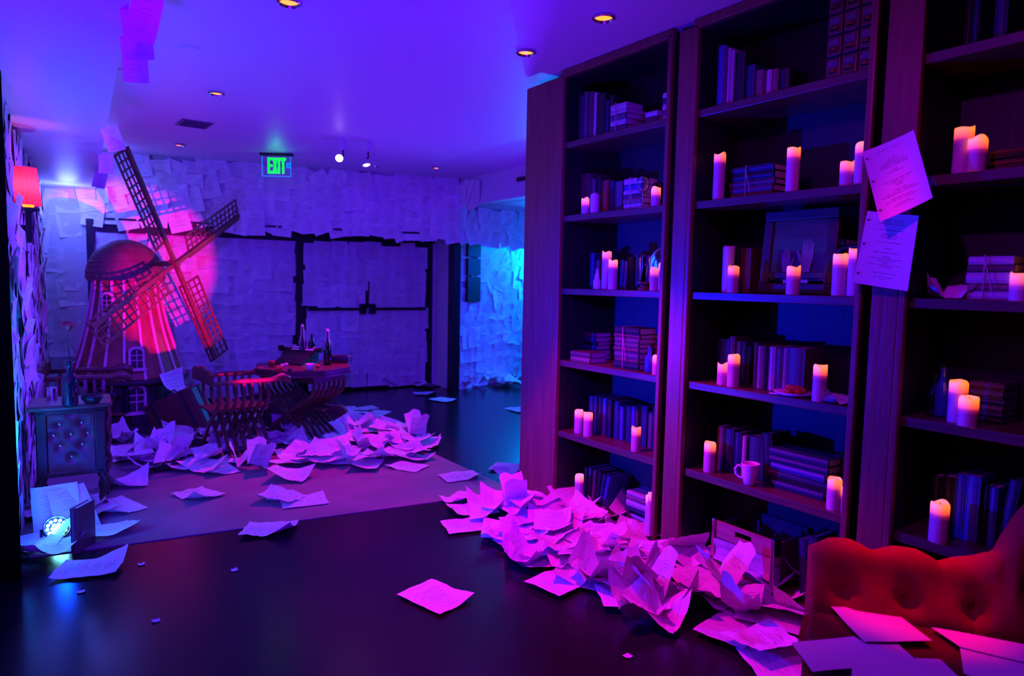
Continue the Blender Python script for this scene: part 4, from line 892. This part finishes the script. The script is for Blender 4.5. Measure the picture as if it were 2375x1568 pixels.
# ================================================================= tufted armchair at the right
ac=thing('tufted_armchair','red velvet tufted armchair with rolled arm before the bookcase','armchair',(2.2,.8,0))
O=V((2.2,.8,0))
path=[(2.13,1.22,.575),(2.19,1.14,.585),(2.27,1.04,.58),(2.34,.95,.577),(2.40,.87,.57),(2.44,.81,.60),(2.475,.765,.68),(2.51,.725,.79),(2.54,.68,.92),(2.57,.62,1.02),(2.58,.5,1.06)]
cp_=curve(path,5); g=MB(); rings=[]; N2=len(cp_); acc=0; btn=[]
for i,pq in enumerate(cp_):
    t_=(cp_[min(i+1,N2-1)]-cp_[max(i-1,0)]); t_.z=0; t_.normalize(); inw=V((t_.y,-t_.x,0)); 
    if inw.x>0: inw=-inw
    if i: acc+=(cp_[i]-cp_[i-1]).length
    s=acc; top=pq.z; ring=[]
    roll=.062; 
    for k in range(19):
        f=k/18
        if f<.45:   # roll over the top, from the outside to the inside
            a=PI*(f/.45)*1.1-R(20); off=V((0,0,0))-inw*(math.cos(a)*roll)+V((0,0,math.sin(a)*roll-roll)); po=V((pq.x,pq.y,top))+off+inw*.0
        else:
            h_=(f-.45)/.55; po=V((pq.x,pq.y,top-.085-h_*(top-.085-.30)))+inw*(.066+.02*math.sin(h_*PI)+.05*h_)
        # tufting: buttons along the arm every 16 cm
        ph=(s+.02)/.165; c_=abs(ph-round(ph))*.165
        dimp=0
        for br,bs in((.20,0),(.62,.5)):
            ph2=s/.19+bs; cc=abs(ph2-round(ph2))*.19; ff=abs(f-br)*.75
            dimp+=.042*math.exp(-(cc**2+ff**2*.35)/.0011)+.016*math.exp(-(cc/.012)**2)*math.exp(-((f-br-.12)/.25)**2)
        nrm=(po-V((pq.x,pq.y,top-roll))); nrm=(inw if f>=.45 else nrm.normalized())
        ring.append(g.bm.verts.new(po-nrm*dimp-O))
    base=[V((pq.x,pq.y,.12))+inw*.10,V((pq.x,pq.y,.12))-inw*.06,V((pq.x,pq.y,top-.12))-inw*.05]
    ring+= [g.bm.verts.new(b-O) for b in base]; rings.append(ring)
for a,b in zip(rings,rings[1:]):
    m_=len(a)
    for j in range(m_): g.bm.faces.new((a[j],a[(j+1)%m_],b[(j+1)%m_],b[j]))
g.cap(rings[0][::-1]); g.cap(rings[-1])
pb('arm_and_back',g,FABRIC,ac,'all')
acc=0
for i in range(1,N2):
    acc+=(cp_[i]-cp_[i-1]).length
    for br,bs in((.20,0),):
        k=acc/.19+bs
        if abs(k-round(k))*.19<.010 and round(k)>0:
            pq=cp_[i]; pb('button',MB().lathe([(0,.005),(.006,.003),(.008,0)],V((pq.x,pq.y,pq.z-.028))-O+V((-.016,-.012,0)),8),FABRIC,ac,True)
SZ=.37
sp2=[(2.19,1.20),(2.02,1.17),(1.90,1.11),(1.82,1.0),(1.78,.86),(1.76,.4),(1.78,.1),(2.6,.1),(2.6,.55),(2.5,.76),(2.42,.88)]
g=MB().prism([(x-2.2,y-.8) for x,y in sp2],.26,SZ); bmesh.ops.bevel(g.bm,geom=[e for e in g.bm.edges if abs(e.verts[0].co.z-e.verts[1].co.z)<.01],offset=.03,segments=3,affect='EDGES'); pb('seat_cushion',g,SEATF,ac,True)
pb('seat_frame',MB().prism([((x-2.2)*.96,(y-.8)*.97) for x,y in sp2],.12,.262),SEATF,ac)
for x,y in((1.86,.98),(1.84,.2),(2.5,.2),(2.2,1.12)): pb('leg',MB().tube([(x-2.2,y-.8,.13),(x-2.2,y-.8,0)],[.022,.014],8),DARKW,ac)
PLV=PLAIN
def seat_sheet(pxs,z,lb,wv=.004): quad_sheet('blank_page',[G(x,y,z) for x,y in pxs],lb,PLV,.0,waves=wv)
seat_sheet([(1921,1402),(2078,1420),(2162,1486),(2004,1489)],SZ+.022,'blank white sheet lying topmost at the far side of the armchair seat')
seat_sheet([(1835,1490),(1980,1475),(2095,1540),(1884,1559)],SZ+.008,'blank sheet at the left front edge of the armchair seat')
seat_sheet([(1980,1493),(2083,1493),(2200,1600),(1970,1640)],SZ+.013,'blank sheet at the bottom of the picture between two others')
seat_sheet([(2100,1526),(2181,1529),(2300,1640),(2080,1660)],SZ+.010,'small corner of a blank sheet below the dark seat gap')
seat_sheet([(2159,1453),(2400,1499),(2560,1580),(2225,1500)],SZ+.016,'long blank sheet reaching the right edge of the picture')
seat_sheet([(2225,1495),(2480,1545),(2520,1700),(2235,1560)],SZ+.011,'blank sheet in the lower right corner on the seat')
# ================================================================= papers on the floor
FIXED=[(1010,1388,'flat',15,0,'single sheet lying alone on the dark floor near the bottom'),(625,1232,'curl',60,0,'curled sheet at the front edge of the floor cloth'),(460,1152,'curl',20,0,'small folded sheet alone on the pale floor cloth'),
(648,1162,'crumple',40,0,'left of two sheets lying on the middle of the cloth'),(705,1166,'flat',80,0,'right of two sheets lying on the middle of the cloth'),(210,1322,'curl',70,0,'creased sheet on the dark floor before the LED lamp'),
(95,1300,'curl',130,.25,'blue-lit sheet leaning between lamp and left wall'),(272,1184,'flat',25,.1,'pink-lit sheet at the cabinet foot'),(245,1240,'curl',110,.05,'magenta sheet right of the upright book'),
(1182,1088,'flat',40,0,'sheet at the far foot of the bookcase end panel'),(1195,1108,'curl',10,0,'folded sheet nearest the foot of the end panel'),(1068,1108,'flat',80,0,'flat thin sheet alone between heap and bookcase'),
(945,1085,'flat',30,0,'outlying sheet at the right of the big heap'),(986,914,'flat',70,0,'sheet before the double doors, left'),(1027,929,'flat',20,0,'sheet before the double doors, right'),(1204,952,'flat',0,0,'sheet cut off by the bookcase edge on the far floor'),
(290,1128,'curl',80,0,'folded sheet left of the lying bottle'),(295,1068,'curl',30,0,'sheet between cabinet and paper heap'),(285,1028,'wad',30,0,'pale wad near the windmill plinth'),
(420,1030,'crumple',0,.15,'large pale crumpled sheet before the brown suitcase'),(355,1042,'flat',95,0,'flat long sheet left of the large crumpled one'),(535,1055,'curl',80,.3,'big pink curled sheet at the armchair foot'),(505,1095,'flat',10,.1,'bright pink sheet at the near edge of the heap'),
(670,1112,'curl',50,.2,'sheet standing up at the near edge of the heap'),(725,1078,'curl',100,.1,'printed sheet in the middle front of the heap'),(790,1075,'flat',80,.08,'printed sheet right of the middle of the heap'),
(875,980,'flat',60,0,'pink flat sheet at the far right of the heap'),(930,990,'flat',85,0,'long pink sheet pointing to the bookcase'),(835,962,'flat',20,0,'small pink sheet behind the satchel'),
(1075,1165,'crumple',100,0,'twisted strip at the left tip of the bookcase heap'),(1095,1190,'curl',80,.1,'pink sheet at the upper left of the bookcase heap'),(1085,1222,'flat',75,0,'pointed sheet at the far left of the bookcase heap'),
(1216,1315,'wad',30,0,'separate wad left of the bookcase heap'),(1300,1355,'flat',100,.05,'half-shaded sheet at the near left of the heap'),(1376,1365,'wad',10,0,'crumpled blue-white wad before the heap'),
(1458,1395,'flat',60,.08,'broad pink sheet pointing left at the near heap edge'),(1480,1440,'wad',70,0,'purple wad at the nearest tip of the heap'),(1515,1440,'crumple',20,0,'pink crumpled page beside the purple wad'),
(1325,1185,'curl',5,.5,'page standing up against the bookcase base'),(1415,1235,'flat',95,.25,'large flat printed page on top of the heap'),(1470,1215,'curl',30,.3,'violet folded page near the candle pair'),
(1215,1270,'flat',90,.1,'bright pink page with raised edge, left side'),(1580,1305,'curl',150,.5,'page with a raised corner at the pilaster foot'),(1605,1325,'curl',10,.45,'violet page with a rounded top in the heap'),
(1685,1345,'curl',20,.35,'page standing upright before the crate'),(1790,1355,'curl',30,.55,'tall curled page leaning right of the crate'),(1845,1375,'curl',60,.55,'outer curled page nearest the armchair'),
(1640,1395,'crumple',0,.15,'large crumpled page in the middle of the heap'),(1740,1410,'crumple',50,.15,'crumpled page below the upright curled ones'),(1820,1430,'curl',115,.25,'printed page sloping to the armchair'),
(1700,1470,'flat',100,.06,'flat sheet under the near edge of the heap'),(1770,1515,'crumple',80,.1,'crinkled printed page at the armchair foot'),(1815,1550,'flat',60,.05,'page at the bottom edge left of the armchair'),
(930,890,'curl',50,.3,'sheet leaning on the doors, left'),(1020,890,'curl',20,.3,'sheet leaning beside the black column'),(1100,892,'crumple',20,.2,'crumpled pink page at the pier foot'),(1150,886,'crumple',80,.1,'cyan-lit crumpled page in the opening'),(1190,884,'curl',40,.2,'cyan-lit page at the right of the opening'),
(132,1236,'flat',5,1.15,'cyan-lit page standing behind the LED lamp'),(172,1232,'flat',30,1.0,'blue page between LED lamp and cabinet leg'),(385,893,'curl',40,.9,'pink page stuck upright on the suitcase top')]
def upright(a): return a
for px,py,k,deg,tl,lb in FIXED:
    p=G(px,py); o=put('loose_page',random.choice(PS[k]),None,p,None,None,lb,'paper')
    big=.0
    if px==385: p=p=G(px,893,.40)+V((.03,-.3,0)); 
    if px in(420,535): o.scale=(1.25,1.25,1.25)
    o.rotation_euler=(Matrix.Rotation(R(deg),3,'Z')@Matrix.Rotation(tl,3,'X')).to_euler()
    zz=.007+(.13*math.sin(tl) if tl>.02 else 0)
    hp=0
    o.location=(p.x,p.y,zz)
    if px==385: o.location=(p.x,p.y,.42)
    if px==1845 or px==1790: o.location.z+=.02
def inpoly(x,y,P):
    c=False; n=len(P)
    for i in range(n):
        x1_,y1_=P[i]; x2_,y2_=P[(i+1)%n]
        if (y1_>y)!=(y2_>y) and x<(x2_-x1_)*(y-y1_)/(y2_-y1_)+x1_: c=not c
    return c
def scatter(poly,n,label,group,hmax,mind,center=None,kinds=(('flat',2),('curl',4),('crumple',4),('wad',1))):
    P=[tuple(G(a,b).xy) for a,b in poly]; xs=[p[0] for p in P]; ys=[p[1] for p in P]; pts=[]; tries=0
    K=[k for k,w_ in kinds for _ in range(w_)]
    while len(pts)<n and tries<20000:
        tries+=1; x,y=rnd(min(xs),max(xs)),rnd(min(ys),max(ys))
        if not inpoly(x,y,P): continue
        if any((x-a)**2+(y-b)**2<mind**2 for a,b in pts): continue
        pts.append((x,y))
    for i,(x,y) in enumerate(pts):
        # distance to the polygon edge gives the height of the heap
        dm=9
        for j in range(len(P)):
            a=V((*P[j],0)); b=V((*P[(j+1)%len(P)],0)); q=V((x,y,0)); t_=max(0,min(1,(q-a).dot(b-a)/(b-a).length_squared)); dm=min(dm,(q-a-(b-a)*t_).length)
        z=.008+min(hmax,dm*.35)*rnd(.1,1); k=random.choice(K)
        rot=Matrix.Rotation(rnd(0,6.28),3,'Z')@Matrix.Rotation(rnd(-.1,.22) if k!='flat' else rnd(-.05,.12),3,'X')@Matrix.Rotation(rnd(-.25,.25) if k!='flat' else 0,3,'Y')
        s=rnd(.92,1.06); cx_=sum(p[0] for p in P)/len(P); cy_=sum(p[1] for p in P)/len(P); q=M.transposed()@(V((x,y,0))-V((cx_,cy_,0)))
        wx=.35*(max(xs)-min(xs))*.5; wy=.2*(max(ys)-min(ys))
        hb='left' if q.x<-wx else 'right' if q.x>wx else 'centre'; vb='near' if q.z>wy else 'far' if q.z<-wy else 'middle'
        lbl={'flat':'flat','curl':'curled','crumple':'crumpled','wad':'wadded'}[k]+' script page, '+vb+' '+hb+' of the '+label
        put('loose_page',random.choice(PS[k]),None,(x,y,z+.01),rot.to_euler(),(s,s,s),lbl,'paper',lbl[lbl.index(',')+2:])
scatter([(255,1060),(330,1035),(420,1000),(560,975),(700,985),(800,970),(860,985),(960,1010),(1000,1035),(960,1070),(860,1085),(760,1085),(700,1085),(620,1100),(520,1100),(400,1100),(330,1095),(262,1100)],105,'heap around chair and table','',.035,.095)
scatter([(590,950),(700,960),(850,950),(900,975),(800,990),(600,985)],22,'papers behind the folding table','',.01,.12,kinds=(('flat',4),('curl',1)))
scatter([(1095,1180),(1200,1160),(1300,1180),(1345,1170),(1400,1215),(1470,1240),(1560,1290),(1690,1345),(1800,1345),(1860,1400),(1880,1450),(1800,1470),(1640,1440),(1480,1405),(1350,1350),(1250,1310),(1180,1270),(1110,1220)],62,'heap at the bookcase foot','',.08,.085)
scatter([(860,892),(1035,892),(1035,905),(860,905)],5,'papers against the double doors','',.02,.15)
scatter([(1058,890),(1215,880),(1215,895),(1060,903)],12,'papers at the papered opening','',.03,.1)
scatter([(80,1180),(190,1150),(215,1200),(120,1230),(60,1300)],9,'papers around the LED lamp','',.05,.07)
# scraps
for px,py,lb in[(328,1310,'tiny violet scrap left of the middle on the dark floor'),(544,1323,'tiny pale scrap below the curled sheet'),(188,1374,'tiny scrap in the blue reflection at the left'),(362,1441,'tiny dim scrap near the bottom left'),(1456,1523,'small pink petal on the dark floor near the bottom')]:
    pb('paper_scrap',napkin(px,.03,ht=.004),PLAIN,None,'all',loc=G(px,py)+V((0,0,.001)),label=lb,cat='scrap')
